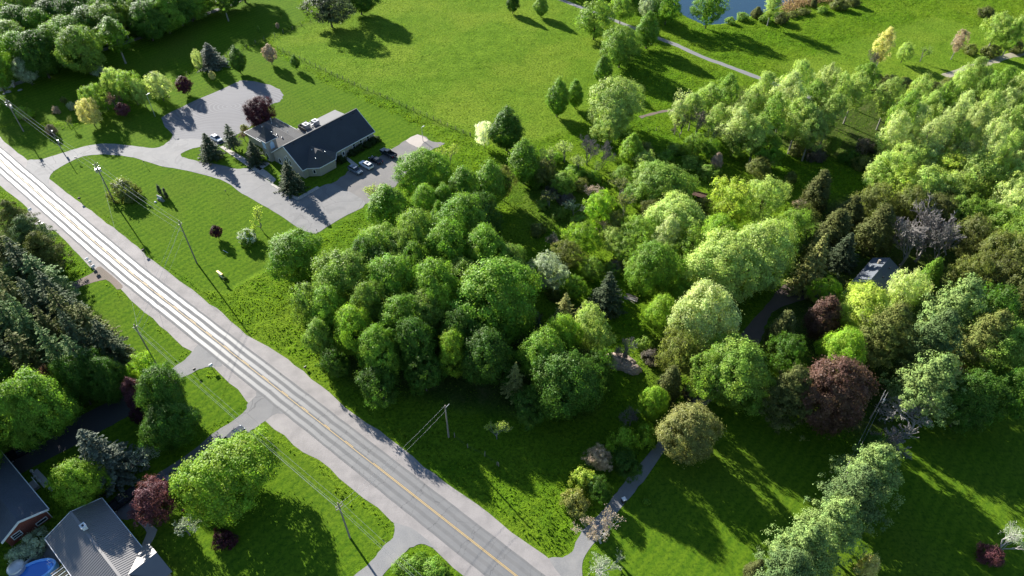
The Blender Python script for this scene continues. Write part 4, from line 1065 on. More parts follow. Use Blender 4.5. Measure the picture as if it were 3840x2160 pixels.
# far right meadow
for a in [
 ('poplar', 3320, 165, 15, 66, 'yl', 'tall golden poplar standing alone in the meadow'),
 ('sparse', 3268, 230, 9, 46, 'tw', 'bare grey sapling beside the golden poplar'),
 ('loose', 3395, 195, 7, 60, 'po', 'light green tree in the hedgerow, nearest the golden poplar'),
 ('sparse', 3465, 195, 6, 50, 'mg', 'thin forked tree in the hedgerow'),
 ('poplar', 3600, 150, 10, 58, 'pk', 'pinkish tan tree in the hedgerow'),
 ('poplar', 3745, 100, 14, 90, 'po', 'tall pale aspen in the hedgerow'),
 ('poplar', 3800, 130, 13, 70, 'mg', 'green aspen right of the tall pale aspen'),
 ('poplar', 3840, 90, 14, 70, 'po', 'pale aspen at the right edge of the meadow'),
 ('shrub', 3700, 45, 4, 56, 'cd', 'round dark bush alone on the far meadow'),
 ('shrub', 3720, 190, 4, 70, 'ol', 'olive bush under the tall pale aspen'),
 ('shrub', 3640, 185, 3.5, 60, 'ol', 'olive bush beside the pinkish tan tree'),
 ('shrub', 3810, 175, 4, 70, 'cd', 'dark bush at the end of the hedgerow'),
 # pond side
 ('loose', 2435, 15, 10, 70, 'gw', 'greyish willow at the pond, leftmost'),
 ('loose', 2505, 20, 12, 110, 'mp', 'willow at the pond, second from the left'),
 ('loose', 2660, 30, 13, 115, 'mp', 'dense willow in front of the pond'),
 ('poplar', 2898, 15, 12, 66, 'po', 'slender pale tree with a bare trunk at the pond'),
 ('shrub', 2740, 78, 2.6, 42, 'mg', 'first bush on the pond bank right of the dense willow'),
 ('shrub', 2785, 62, 3, 46, 'mg', 'second bush on the pond bank'),
 ('cedar', 2840, 48, 4, 44, 'cd', 'small dark cedar on the pond bank'),
 ('shrub', 2870, 72, 3, 46, 'mg', 'bush under the slender pale tree'),
 ('shrub', 2932, 68, 4, 62, 'cd', 'round dark bush right of the slender pale tree'),
 ('cedar', 3053, 10, 4, 26, 'cd', 'tiny dark cedar in the reeds'),
 ('shrub', 3085, 38, 2.4, 46, 'mg', 'bush at the end of the reeds'),
 ('shrub', 3150, 18, 4, 66, 'ol', 'larger bush at the end of the reeds'),
 ('shrub', 3200, 2, 4, 56, 'cd', 'dark bush at the top edge beside the meadow'),
 ('shrub', 2975, 55, 2, 50, 'ol', 'low bush below the reeds, left one'),
 ('shrub', 3015, 45, 2, 50, 'ol', 'low bush below the reeds, right one'),
 ('loose', 2370, -40, 11, 90, 'md', 'tree at the top edge left of the pond'),
]: tree(*a)
row('loose', [(2000, -160), (2120, -140), (2260, -120), (2600, -300), (1560, -180), (1700, -190)], 14, 110, ['md', 'mp'], 'tree beyond the top edge', 'trees beyond the top edge')
# reeds: uncountable, one mass
r = np.random.default_rng(77); n = 5200
ra = [Vector(G(*q)) for q in [(2945, 42), (2985, 15), (3060, 0), (3150, -12), (3200, -20)]]
line = spline(ra, .5); i = r.integers(0, len(line), n)
P = np.array([(line[k].x, line[k].y, 0) for k in i]) + np.stack([r.normal(size=n) * 1.6, r.normal(size=n) * 2.4, r.uniform(.1, 1.7, n)], 1)
N = np.stack([r.normal(size=n), r.normal(size=n), r.normal(size=n) * .3], 1)
lcd = leaf_cloud(P, N, .24, np.clip(r.normal(.5, .2, n), 0, 1), np.full(n, .5), r)
o = link('reeds', leaf_mesh('reeds', [lcd], M['leaf'])); o.color = (.30, .20, .12, 1); tag(o, 'tan dry reeds along the pond edge', 'reeds', kind='stuff')
# ---------------------------------------------------------------- building materials
def mat_siding(name, col, pitch=.2):
    t = NT(name); p = t.coord('Object'); sx = t.n('ShaderNodeSeparateXYZ'); t.put(sx.inputs[0], p)
    f = t.math('FRACT', t.math('MULTIPLY', sx.outputs[2], 1 / pitch))
    c = t.mix(t.noise(p, .7, 4), scale3(col, .9), scale3(col, 1.08))
    return t.done(t.bsdf(c, .75, .3, 0, t.bump(f, .6, .02)))
def mat_shingle(name, col):
    t = NT(name); p = t.coord('Object')
    b = t.n('ShaderNodeTexBrick'); t.put(b.inputs['Vector'], t.mapping(p, scale=(1, 1, 0)))
    b.inputs['Color1'].default_value = (*scale3(col, .82), 1); b.inputs['Color2'].default_value = (*scale3(col, 1.18), 1); b.inputs['Mortar'].default_value = (*scale3(col, .6), 1)
    b.inputs['Scale'].default_value = 3.2; b.inputs['Mortar Size'].default_value = .012
    c = t.mix(t.math('MULTIPLY', t.noise(p, 9, 4, .7), .5), b.outputs['Color'], scale3(col, 1.25))
    c = t.mix(t.math('MULTIPLY', t.ramp(t.noise(p, .25, 4), .45, .7), .35), c, scale3(col, 1.45))
    return t.done(t.bsdf(c, .85, .3, 0, t.bump(b.outputs['Fac'], .25, .02)))
def mat_brick(name):
    t = NT(name); p = t.coord('Object'); sx = t.n('ShaderNodeSeparateXYZ'); t.put(sx.inputs[0], p)
    cv = t.n('ShaderNodeCombineXYZ'); t.put(cv.inputs[0], t.math('ADD', sx.outputs[0], sx.outputs[1])); t.put(cv.inputs[1], sx.outputs[2])
    b = t.n('ShaderNodeTexBrick'); t.put(b.inputs['Vector'], cv.outputs[0])
    b.inputs['Color1'].default_value = (.23, .062, .038, 1); b.inputs['Color2'].default_value = (.17, .045, .03, 1); b.inputs['Mortar'].default_value = (.2, .15, .12, 1)
    b.inputs['Scale'].default_value = 4.4; b.inputs['Mortar Size'].default_value = .012
    return t.done(t.bsdf(b.outputs['Color'], .85, .2, 0, t.bump(b.outputs['Fac'], .3, .02)))
M['siding'] = mat_siding('beige_siding', (.37, .335, .28))
M['roof'] = mat_shingle('charcoal_shingles', (.044, .048, .056))
M['roof_wing'] = mat_shingle('grey_shingles', (.064, .063, .064))
M['flat_roof'] = plain('flat_roof_felt', (.17, .168, .165), .8, .3, vscale=.4)
M['white'] = plain('white_paint', (.72, .72, .70), .5, .4, var=.05)
M['glass'] = plain('window_glass', (.018, .024, .032), .08, .6, var=.1)
M['louver'] = plain('sky_tinted_panel', (.50, .66, .80), .3, .5, var=.05)  # pale blue base colour holds the sky reflected in the belfry louvers
M['metal'] = plain('galvanised_metal', (.50, .50, .50), .4, .5, .6, var=.1, vscale=4)
M['dark'] = plain('black_plastic', (.022, .022, .024), .5, .4)
M['stone'] = plain('grey_stone', (.22, .22, .22), .8, .3, var=.25, vscale=4, bump=.4)
M['wood'] = plain('weathered_wood', (.20, .17, .14), .85, .2, var=.25, vscale=5, bump=.3)
M['pole'] = plain('utility_pole_wood', (.23, .20, .17), .85, .2, var=.2, vscale=3, bump=.3)
M['brick'] = mat_brick('red_brick')
M['blue_grey_roof'] = mat_shingle('blue_grey_shingles', (.085, .095, .115))
M['house_roof'] = mat_shingle('slate_shingles', (.095, .105, .120))
M['metal_roof'] = plain('ribbed_metal_roof', (.19, .182, .178), .42, .5, .35, var=.08, vscale=.5)
M['tan'] = plain('tan_wall', (.33, .28, .22), .8, .3)
M['red'] = plain('red_paint', (.45, .04, .02), .5, .4)
M['yellow'] = plain('yellow_board', (.75, .45, .07), .5, .4)
M['rust'] = plain('rusty_planks', (.085, .045, .035), .85, .2, var=.35, vscale=3, bump=.3)

def arch_window(parent, c, nrm, w, h, name='window', glass='glass', trim='white', deep=.06):
    """pointed window: frame ring and pane, c = sill centre, nrm = outward plan direction"""
    n2 = Vector((nrm[0], nrm[1])).normalized(); tx = Vector((-n2.y, n2.x)); c = Vector(c)
    prof = [(-w / 2, 0), (w / 2, 0), (w / 2, h * .68), (w * .28, h * .88), (0, h), (-w * .28, h * .88), (-w / 2, h * .68)]
    def ring(s, off): return [c + Vector((tx.x * x * s, tx.y * x * s, z if s == 1 else (z - h * .46) * s + h * .46)) + Vector((n2.x, n2.y, 0)) * off for x, z in prof]
    m = MB(); a, b = ring(1.0, .02), ring(.80, deep); k = len(a); back = ring(1.0, -.05)
    n0 = len(m.v); m.v += [tuple(q) for q in back + a + ring(1.0, deep) + b + ring(.80, .01)]
    for q in range(4):
        for i in range(k):
            j = (i + 1) % k; m.f.append((n0 + q * k + i, n0 + q * k + j, n0 + (q + 1) * k + j, n0 + (q + 1) * k + i))
    f = m.build(name, M[trim], parent)
    MB().quad(*ring(.82, .022)).build('pane', M[glass], f)
    return f
def win(parent, c, nrm, w, h, name='window', bars=1):
    """plain window: white frame with a recessed pane, c = sill centre"""
    n2 = Vector((nrm[0], nrm[1])).normalized(); rz = math.atan2(n2.y, n2.x) + math.pi / 2; tx = Vector((math.cos(rz), math.sin(rz)))
    m = MB(); fw = .12
    def bxx(x, z, dx, dz, off=.03, t=.1): m.box((c[0] + tx.x * x + n2.x * off, c[1] + tx.y * x + n2.y * off, c[2] + z), (dx, t, dz), rz)
    bxx(-w / 2, h / 2, fw, h + fw * .98); bxx(w / 2, h / 2, fw, h + fw * .98); bxx(0, 0, w - fw, fw); bxx(0, h, w - fw, fw)
    if bars: bxx(0, h * .5, w - fw, .07, .025, .08)
    f = m.build(name, M['white'], parent)
    g = MB().box((c[0] + n2.x * .005, c[1] + n2.y * .005, c[2] + h / 2), (w - fw * .9, .03, h - fw * .9), rz).build('pane', M['glass'], f)
    return f
def plank_line(m, a, b, w, t):
    """a straight board from a to b"""
    a = Vector(a); b = Vector(b); d = (b - a).normalized(); s = d.cross(Vector((0, 0, 1))).normalized() * w / 2; u = Vector((0, 0, t / 2))
    n = len(m.v)
    for p in (a, b):
        for q in (-s - u, s - u, s + u, -s + u): m.v.append(tuple(p + q))
    m.f += [tuple(n + i for i in f) for f in ((3, 2, 1, 0), (4, 5, 6, 7), (0, 1, 5, 4), (1, 2, 6, 5), (2, 3, 7, 6), (3, 0, 4, 7))]
    return m

# ---------------------------------------------------------------- the church
AX = R(50.24)
church = empty('church', (-57.46, 157.16, 0), AX, 'beige church with dark steep roof, square bell tower and five-sided bay', 'church')
# walls
m = MB().prism([(.35, .35), (26.05, .35), (26.05, 13.85), (.35, 13.85)], -.2, 2.95)
for x in (.35, 25.8):
    n = len(m.v); m.v += [(x, .35, 2.95), (x, 13.85, 2.95), (x, 7.1, 7.62), (x + .25, .35, 2.95), (x + .25, 13.85, 2.95), (x + .25, 7.1, 7.62)]
    m.f += [(n, n + 2, n + 1), (n + 3, n + 4, n + 5), (n, n + 3, n + 5, n + 2), (n + 1, n + 2, n + 5, n + 4)]
m.build('wall', M['siding'], church)
MB().prism([(2.0, 14.2), (11.9, 14.2), (11.9, 28.9), (2.0, 28.9)], -.2, 2.95).build('wall', M['siding'], church)
bay = [(1.9, .2), (4.05, -2.0), (9.35, -2.1), (11.4, .2)]
MB().prism(bay, -.2, 2.9).build('wall', M['siding'], church)
MB().prism([(12.2, 14.0), (26.6, 14.0), (26.6, 18.4), (12.2, 18.4)], -.2, 3.05).build('wall', M['siding'], church)
# roofs
r1 = MB().slab([(0, 0, 3), (26.4, 0, 3), (26.4, 7.1, 8), (0, 7.1, 8)], .16)
r1.slab([(26.4, 14.2, 3), (0, 14.2, 3), (0, 7.1, 8), (26.4, 7.1, 8)], .16)
main_roof = r1.build('roof', M['roof'], church)
wr = MB()
wz, we = 5.4, 2.98
A_, B_, C_, D_ = (1.45, 14.2, we), (1.45, 29.5, we), (12.3, 29.5, we), (12.3, 14.2, we)
R0, R1 = (6.9, 10.4, wz), (6.9, 25.6, wz)
n = len(wr.v); wr.v += [A_, B_, C_, D_, R0, R1]; wr.f += [(n, n + 4, n + 5, n + 1), (n + 1, n + 5, n + 2), (n + 2, n + 5, n + 4, n + 3), (n, n + 1, n + 2, n + 3)]
wing_roof = wr.build('roof', M['roof_wing'], church)
br = MB(); pk, bk = (6.6, .9, 6.1), (6.6, 4.75, 6.1)
e = [(1.5, .0, 2.98), (3.95, -2.4, 2.93), (9.55, -2.5, 2.93), (11.8, .0, 2.98)]
n = len(br.v); br.v += e + [pk, bk, (1.5, .4, 3.05), (11.8, .4, 3.05)]
br.f += [(n, n + 1, n + 4), (n + 1, n + 2, n + 4), (n + 2, n + 3, n + 4), (n, n + 4, n + 5), (n + 3, n + 5, n + 4), (n, n + 5, n + 6), (n + 3, n + 7, n + 5)]
br.build('roof', M['roof_wing'], church)
MB().slab([(12.35, 14.1, 3.45), (26.9, 14.1, 3.45), (26.9, 18.8, 3.15), (12.35, 18.8, 3.15)], .18).build('roof', M['flat_roof'], church)
# trim
tm = MB()
for x in (.02, 26.38):
    s_ = -.06 if x < 1 else .06
    plank_line(tm, (x + s_, -.02, 2.93), (x + s_, 7.1, 7.95), .12, .3); plank_line(tm, (x + s_, 14.22, 2.93), (x + s_, 7.1, 7.95), .12, .3)
plank_line(tm, (.0, -.06, 2.9), (1.5, -.06, 2.9), .1, .22); plank_line(tm, (11.9, -.06, 2.9), (26.4, -.06, 2.9), .1, .22)
for a, b in zip(e, e[1:]): plank_line(tm, (a[0], a[1] - .04, 2.84), (b[0], b[1] - .04, 2.84), .1, .2)
plank_line(tm, (1.42, 17.8, 2.88), (1.42, 29.5, 2.88), .1, .2); plank_line(tm, (1.4, 29.55, 2.88), (12.3, 29.55, 2.88), .1, .2); plank_line(tm, (12.36, 29.5, 2.88), (12.36, 18.9, 2.88), .1, .2)
tm.build('trim', M['white'], church)
rc = MB().box((13.2, 7.1, 8.02), (26.6, .34, .07)); rc.build('ridge_cap', M['dark'], main_roof)
# tower
MB().prism([(-.6, 14.3), (2.5, 14.3), (2.5, 17.4), (-.6, 17.4)], -.2, 6.75).build('tower', M['siding'], church)
sp = MB(); cx, cy = .95, 15.85
rings = [(2.05, 6.72), (2.05, 6.85), (1.5, 7.35), (1.05, 8.2), (.04, 10.45)]
for hw, z in rings:
    sp.v += [(cx - hw, cy - hw, z), (cx + hw, cy - hw, z), (cx + hw, cy + hw, z), (cx - hw, cy + hw, z)]
for i in range(4):
    for k in range(4): sp.f.append((i * 4 + k, i * 4 + (k + 1) % 4, i * 4 + 4 + (k + 1) % 4, i * 4 + 4 + k))
sp.f += [(3, 2, 1, 0), (16, 17, 18, 19)]
spire = sp.build('spire', M['roof'], church)
et = MB()
for a, b in (((-1.13, 13.77), (3.03, 13.77)), ((3.03, 13.77), (3.03, 17.93)), ((3.03, 17.93), (-1.13, 17.93)), ((-1.13, 17.93), (-1.13, 13.77))): plank_line(et, (*a, 6.74), (*b, 6.74), .1, .14)
et.build('eave_trim', M['white'], spire)
arch_window(church, (-.6, 15.85, 3.9), (-1, 0), 1.3, 2.3, 'belfry_panel', 'louver', 'louver')
arch_window(church, (.95, 14.3, 3.9), (0, -1), 1.3, 2.3, 'belfry_panel', 'louver', 'louver')
arch_window(church, (-.6, 15.85, .05), (-1, 0), 1.6, 2.6, 'door', 'glass', 'white')
# windows and doors
for y, h in ((8.2, 2.1), (7.1, 3.0), (6.0, 2.1)): arch_window(church, (.35, y, 1.9), (-1, 0), .8, h)
arch_window(church, (.35, 11.2, .4), (-1, 0), 1.3, 1.9)
win(church, (2.95, -.95, .95), (-.72, -.70), .7, 1.2, bars=0)
for x in (18.35, 21.0, 23.7): win(church, (x, .35, .95), (0, -1), .95, 1.6)
dr = MB().box((14.3, .30, 1.05), (.95, .08, 2.1)).build('door', M['white'], church)
MB().box((14.3, .255, 1.35), (.5, .03, 1.0)).build('pane', M['glass'], dr); MB().box((14.62, .23, 1.0), (.06, .06, .12)).build('handle', M['dark'], dr)
# roof vents and plant
for k in range(5):
    MB().dome((5.1 + .04 * k, 25.0 - k * 2.35, 4.75), .22, .22, .3, 8, 3).build('roof_vent', M['metal'], wing_roof)
    if k < 4: MB().tube([(7.9, 24.0 - k * 2.5, 4.9), (7.9, 24.0 - k * 2.5, 5.45)], .07, 6).build('vent_pipe', M['white'], wing_roof)
for x, y, z in ((5.9, 2.6, 5.65), (4.6, -.4, 4.7), (8.2, -.2, 5.0)): MB().dome((x, y, z), .2, .2, .28, 8, 3).build('roof_vent', M['metal'], main_roof)
for x in (3, 8.5, 14, 20, 24.5): MB().box((x, 6.4, 7.6), (.32, .32, .22)).build('roof_vent', M['dark'], main_roof)
for x, y in ((14.3, 16.4), (17.3, 15.9)):
    u_ = MB().box((x, y, 4.2), (1.7, 1.9, 1.4)).build('air_handler', M['metal'], church, bevel=.04)
    MB().tube([(x - .1, y, 4.9), (x - .1, y, 5.0)], .45, 12).build('fan', M['dark'], u_); MB().box((x + .86, y, 4.2), (.04, 1.5, 1.0)).build('grille', M['dark'], u_)
pl = MB()
for a, b in (((12.7, 18.2, 3.9), (12.7, 14.6, 3.9)), ((12.7, 18.2, 3.9), (16.0, 18.4, 3.9))): plank_line(pl, a, b, .08, 1.1)
pl.build('screen_wall', M['dark'], church)
MB().tube([(15.5, 15.2, 3.4), (15.5, 15.2, 4.3), (16.3, 15.4, 4.3), (16.3, 15.4, 3.6)], .2, 8).build('duct', M['metal'], church)
MB().tube([(15.1, 17.2, 3.3), (15.1, 17.2, 4.2), (16.4, 17.2, 4.2)], .16, 8).build('duct', M['metal'], church)
MB().tube([(9.0, 26.0, 4.3), (9.0, 26.0, 5.5)], .18, 8).build('flue', M['metal'], church)
MB().box((26.55, 1.6, .55), (.6, 1.6, 1.1)).build('utility_box', M['dark'], church, bevel=.03)
cm = church.matrix_world
def chloc(x, y): return Vector((-57.46 + x * math.cos(AX) - y * math.sin(AX), 157.16 + x * math.sin(AX) + y * math.cos(AX)))
for i, (x, y, s) in enumerate(((12.3, -1.0, 1.5), (16.6, -.5, 1.3), (18.2, -.6, 1.3), (19.8, -.5, 1.4), (22.4, -.5, 1.4), (24.8, -.6, 1.5), (26.3, -.7, 1.2))):
    p = chloc(x, y)
    lab = ['clipped bush in the corner of the church bay', 'clipped bush right of the church side door', 'second clipped bush from the church side door', 'third clipped bush from the church side door', 'fourth clipped bush from the church side door', 'fifth clipped bush from the church side door', 'clipped bush at the far corner of the church'][i]
    rt = empty('shrub', (p.x, p.y, 0), i * 1.3, lab, 'shrub', 'bushes along the church wall'); rt.scale = (.42 * s, .42 * s, .45 * s)
    o = link('crown', PROTO['shrub'][i % 3][0], rt); o.color = (.045, .075, .018, 1); link('trunk', PROTO['shrub'][i % 3][1], rt)

# ---------------------------------------------------------------- houses
def frame_of(a_px, za, b_px, zb):
    a = G(*a_px, za); b = G(*b_px, zb); return a, b, math.atan2((b - a).y, (b - a).x)
# grey metal-roofed house, bottom left: local x along the ridge (towards the road end), y across
pk_, b_, ang = frame_of((265, 1920), 4.6, (444, 2154), 4.6)
h2 = empty('metal_roof_house', (pk_.x, pk_.y, 0), ang, 'low house with ribbed grey metal roof and cross gable', 'house')
eR = G(381, 1867, 2.9); eL = G(169, 2021, 2.9)
def loc2(q): d = q - pk_; return d.x * math.cos(ang) + d.y * math.sin(ang), -d.x * math.sin(ang) + d.y * math.cos(ang)
yR = loc2(eR)[1]; yL = loc2(eL)[1]; LEN = 24.0
s1, s2 = (yR, yL) if yR > yL else (yL, yR)     # s1 = + side
zr, ze = 4.6, 2.85
rf = MB().slab([(0, s1, ze), (0, 0, zr), (LEN, 0, zr), (LEN, s1, ze)][::-1], .12).slab([(0, 0, zr), (0, s2, ze), (LEN, s2, ze), (LEN, 0, zr)][::-1], .12)
roof2 = rf.build('roof', M['metal_roof'], h2)
rb = MB()
for i in range(int(LEN / .42)):
    x = .1 + i * .42
    for s in (s1, s2): plank_line(rb, (x, 0, zr + .03), (x, s, ze + .03), .05, .05)
o = rb.build('roof_rib', M['metal_roof'], roof2); o['kind'] = 'stuff'
MB().box((LEN / 2, 0, zr + .05), (LEN, .4, .05)).build('ridge_cap', M['metal_roof'], roof2)
wl = MB().prism([(.5, s2 + .6), (LEN, s2 + .6), (LEN, s1 - .6), (.5, s1 - .6)], -.2, 2.7)
n = len(wl.v); wl.v += [(.5, s2 + .6, 2.7), (.5, s1 - .6, 2.7), (.5, 0, 4.35), (.8, s2 + .6, 2.7), (.8, s1 - .6, 2.7), (.8, 0, 4.35)]
wl.f += [(n, n + 1, n + 2), (n + 3, n + 5, n + 4)]
wl.build('wall', M['tan'], h2)
# cross gable towards the road side
yr = s1 if abs(s1) > 0 and (loc2(G(609, 2147, 2.9))[1] > 0) else s2
xg0 = loc2(G(532, 2050, 3.2))[0]
sg = 1 if yr > 0 else -1
gx, gw = xg0 + 3.6, 3.7
cg = MB()
top = (gx, 0.9 * sg, zr - .1); out = (gx, yr + 1.1 * sg, zr - .1)
e1, e2 = (gx - gw, yr + 1.1 * sg, ze + .04), (gx + gw, yr + 1.1 * sg, ze + .04); v1, v2 = (gx - gw, yr * .98, ze + .04), (gx + gw, yr * .98, ze + .04)
n = len(cg.v); cg.v += [top, out, e1, e2, v1, v2]; cg.f += [(n, n + 1, n + 2, n + 4), (n, n + 5, n + 3, n + 1)]
cgo = cg.build('cross_gable', M['metal_roof'], h2)
MB().prism([(gx - gw + .5, yr - 2 * sg), (gx + gw - .5, yr - 2 * sg), (gx + gw - .5, yr + .7 * sg), (gx - gw + .5, yr + .7 * sg)][::sg], -.2, 2.75).build('wall', M['tan'], h2)
MB().box((4.6, .2, zr + .35), (.9, .7, .9)).box((4.6, .2, zr + .84), (1.05, .85, .1)).build('chimney', M['white'], h2)
MB().box((4.6, .2, zr + .92), (.4, .3, .08)).build('flue', M['dark'], h2)
gt = MB(); plank_line(gt, (-.06, s2, ze - .02), (-.06, 0, zr - .02), .08, .22); plank_line(gt, (-.06, s1, ze - .02), (-.06, 0, zr - .02), .08, .22)
plank_line(gt, (0, s2 - .06, ze - .06), (LEN, s2 - .06, ze - .06), .1, .14); plank_line(gt, (0, s1 + .06, ze - .06), (gx - gw, s1 + .06, ze - .06), .1, .14)
gt.build('trim', M['white'], h2)
win(h2, (.5, -1.5, 1.0), (-1, 0), 1.2, 1.1)

# red brick house, left edge
pa, pb, ang1 = frame_of((68, 1957), 4.6, (0, 1870), 4.6)
h1 = empty('brick_house', (pa.x, pa.y, 0), ang1, 'red brick bungalow with blue-grey roof at the left edge', 'house')
def loc1(q): d = q - pa; return d.x * math.cos(ang1) + d.y * math.sin(ang1), -d.x * math.sin(ang1) + d.y * math.cos(ang1)
ya = loc1(G(181, 1909, 2.9))[1]; yb = loc1(G(0, 2031, 2.9))[1]
q1, q2 = max(ya, yb), min(ya, yb)
rf = MB().slab([(0, 0, zr), (0, q2, ze), (20, q2, ze), (20, 0, zr)], .15).slab([(0, q1, ze), (0, 0, zr), (20, 0, zr), (20, q1, ze)], .15)
roof1 = rf.build('roof', M['blue_grey_roof'], h1)
wl = MB().prism([(.5, q2 + .5), (20, q2 + .5), (20, q1 - .5), (.5, q1 - .5)], -.2, 2.75)
n = len(wl.v); wl.v += [(.5, q2 + .5, 2.75), (.5, q1 - .5, 2.75), (.5, 0, 4.4), (.75, q2 + .5, 2.75), (.75, q1 - .5, 2.75), (.75, 0, 4.4)]; wl.f += [(n, n + 2, n + 1), (n + 3, n + 4, n + 5)]
wl.build('wall', M['brick'], h1)
gt = MB(); plank_line(gt, (-.05, q2, ze - .1), (-.05, 0, zr - .08), .1, .42); plank_line(gt, (-.05, q1, ze - .1), (-.05, 0, zr - .08), .1, .42)
gt.build('fascia', M['white'], h1)
gu = MB(); sgn = 1 if abs(ya - q1) < .01 else -1
plank_line(gu, (0, ya + .08 * sgn, ze - .08), (20, ya + .08 * sgn, ze - .08), .12, .14); gu.tube([(.1, ya + .05 * sgn, ze - .1), (.4, ya - .4 * sgn, ze - .5), (.4, ya - .4 * sgn, .1)], .06, 6)
gu.build('gutter', M['white'], h1)
win(h1, (.5, ya * .55, .45), (-1, 0), 1.7, .7, bars=0); win(h1, (.5, yb * .4, 1.1), (-1, 0), 1.4, 1.1)
# porch steps rail of the brick house
por = empty('porch', (*G(130, 1826), 0), ang1, 'white railed porch landing beside the brick house', 'porch')
MB().box((0, 0, .35), (1.9, 1.3, .7)).build('deck', M['concrete'], por)
pr = MB()
for x in (-.9, 0, .9):
    for y in (-.6, .6): pr.box((x, y, 1.15), (.08, .08, .9))
for y in (-.6, .6): pr.box((0, y, 1.6), (1.9, .07, .07)); [pr.box((-.8 + k * .2, y, 1.15), (.03, .03, .85)) for k in range(9)]
pr.build('railing', M['white'], por)

# the house hidden in the woods
pa, pb, ang3 = frame_of((3260, 1055), 5.2, (3336, 966), 5.2)
h3 = empty('house_in_woods', (pa.x, pa.y, 0), ang3, 'grey-roofed house half hidden among the trees on the right', 'house')
def loc3(q): d = q - pa; return d.x * math.cos(ang3) + d.y * math.sin(ang3), -d.x * math.sin(ang3) + d.y * math.cos(ang3)
ya = loc3(G(3335, 1092, 3.0))[1]; yb = loc3(G(3235, 1043, 3.0))[1]; L3 = (pb - pa).length
yR3, yL3 = min(ya, yb), max(ya, yb); yR3 = max(yR3, -7.0); yL3 = min(max(yL3, 3.2), 6)
rf = MB().slab([(0, 0, 5.2), (0, yR3, 3.0), (L3, yR3, 3.0), (L3, 0, 5.2)], .15).slab([(0, yL3, 3.2), (0, 0, 5.2), (L3, 0, 5.2), (L3, yL3, 3.2)], .15)
roof3 = rf.build('roof', M['house_roof'], h3)
wl = MB().prism([(.4, yR3 + .5), (L3 - .4, yR3 + .5), (L3 - .4, yL3 - .4), (.4, yL3 - .4)], -.2, 2.9)
n = len(wl.v); wl.v += [(.4, yR3 + .5, 2.9), (.4, yL3 - .4, 2.9), (.4, 0, 5.0)]; wl.f.append((n, n + 2, n + 1)); wl.build('wall', M['tan'], h3)
gt = MB(); plank_line(gt, (-.05, yR3, 2.95), (-.05, 0, 5.15), .1, .3); plank_line(gt, (-.05, yL3, 3.15), (-.05, 0, 5.15), .1, .3); gt.build('fascia', M['white'], h3)
MB().slab([(-6.5, yR3 + .8, 2.7), (.3, yR3 + .8, 2.95), (.3, yL3 - .2, 2.95), (-6.5, yL3 - .2, 2.7)], .15).build('porch_roof', M['house_roof'], h3)
MB().prism([(-6.2, yR3 + 1.1), (.35, yR3 + 1.1), (.35, yL3 - .5), (-6.2, yL3 - .5)], -.2, 2.55).build('wall', M['tan'], h3)
for x, y in ((4, -1.6), (8, -1.4), (11, -2.6)): MB().box((x, y, 5.2 + y * .31 + .12), (.3, .3, .3)).build('roof_vent', M['dark'], roof3)
MB().tube([(L3 * .75, 1.2, 4.4), (L3 * .75, 1.2, 5.5)], .28, 8).build('chimney', M['tan'], h3)
win(h3, (.4, -1.0, 3.3), (-1, 0), .9, .7, bars=0)
# ---------------------------------------------------------------- vehicles
def paint(name, col, rough=.25): return plain(name, col, rough, .55, 0, var=.03)
M['tyre'] = plain('tyre_rubber', (.018, .018, .018), .9, .2); M['rim'] = plain('wheel_rim', (.40, .40, .42), .35, .5, .7)
M['car_glass'] = plain('car_glass', (.015, .018, .022), .06, .7, var=.02); M['lamp_clear'] = plain('headlamp', (.75, .76, .78), .15, .6); M['lamp_red'] = plain('tail_lamp', (.35, .015, .015), .25, .6)
WHEEL = {}
def wheel_meshes():
    ty = MB().tube([(0, -.11, 0), (0, .11, 0)], .33, 16).mesh('tyre', M['tyre'], bevel=.02)
    ri = MB().tube([(0, -.116, 0), (0, .116, 0)], .21, 12).mesh('rim', M['rim']); return ty, ri
TYRE, RIM = wheel_meshes()
def loft(secs, name, mat, parent, bevel=0.0, close=True):
    """secs: list of (x, half width low, half width high, z low, z high)"""
    m = MB()
    for x, wl_, wh, zl, zh in secs: m.v += [(x, -wl_, zl), (x, wl_, zl), (x, wl_ + .03, (zl + zh) / 2), (x, wh, zh), (x, -wh, zh), (x, -wl_ - .03, (zl + zh) / 2)]
    k = 6
    for i in range(len(secs) - 1):
        for j in range(k): m.f.append((i * k + j, i * k + (j + 1) % k, i * k + k + (j + 1) % k, i * k + k + j))
    m.f.append(tuple(range(k - 1, -1, -1))); m.f.append(tuple((len(secs) - 1) * k + j for j in range(k)))
    return m.build(name, mat, parent, bevel, smooth=False)
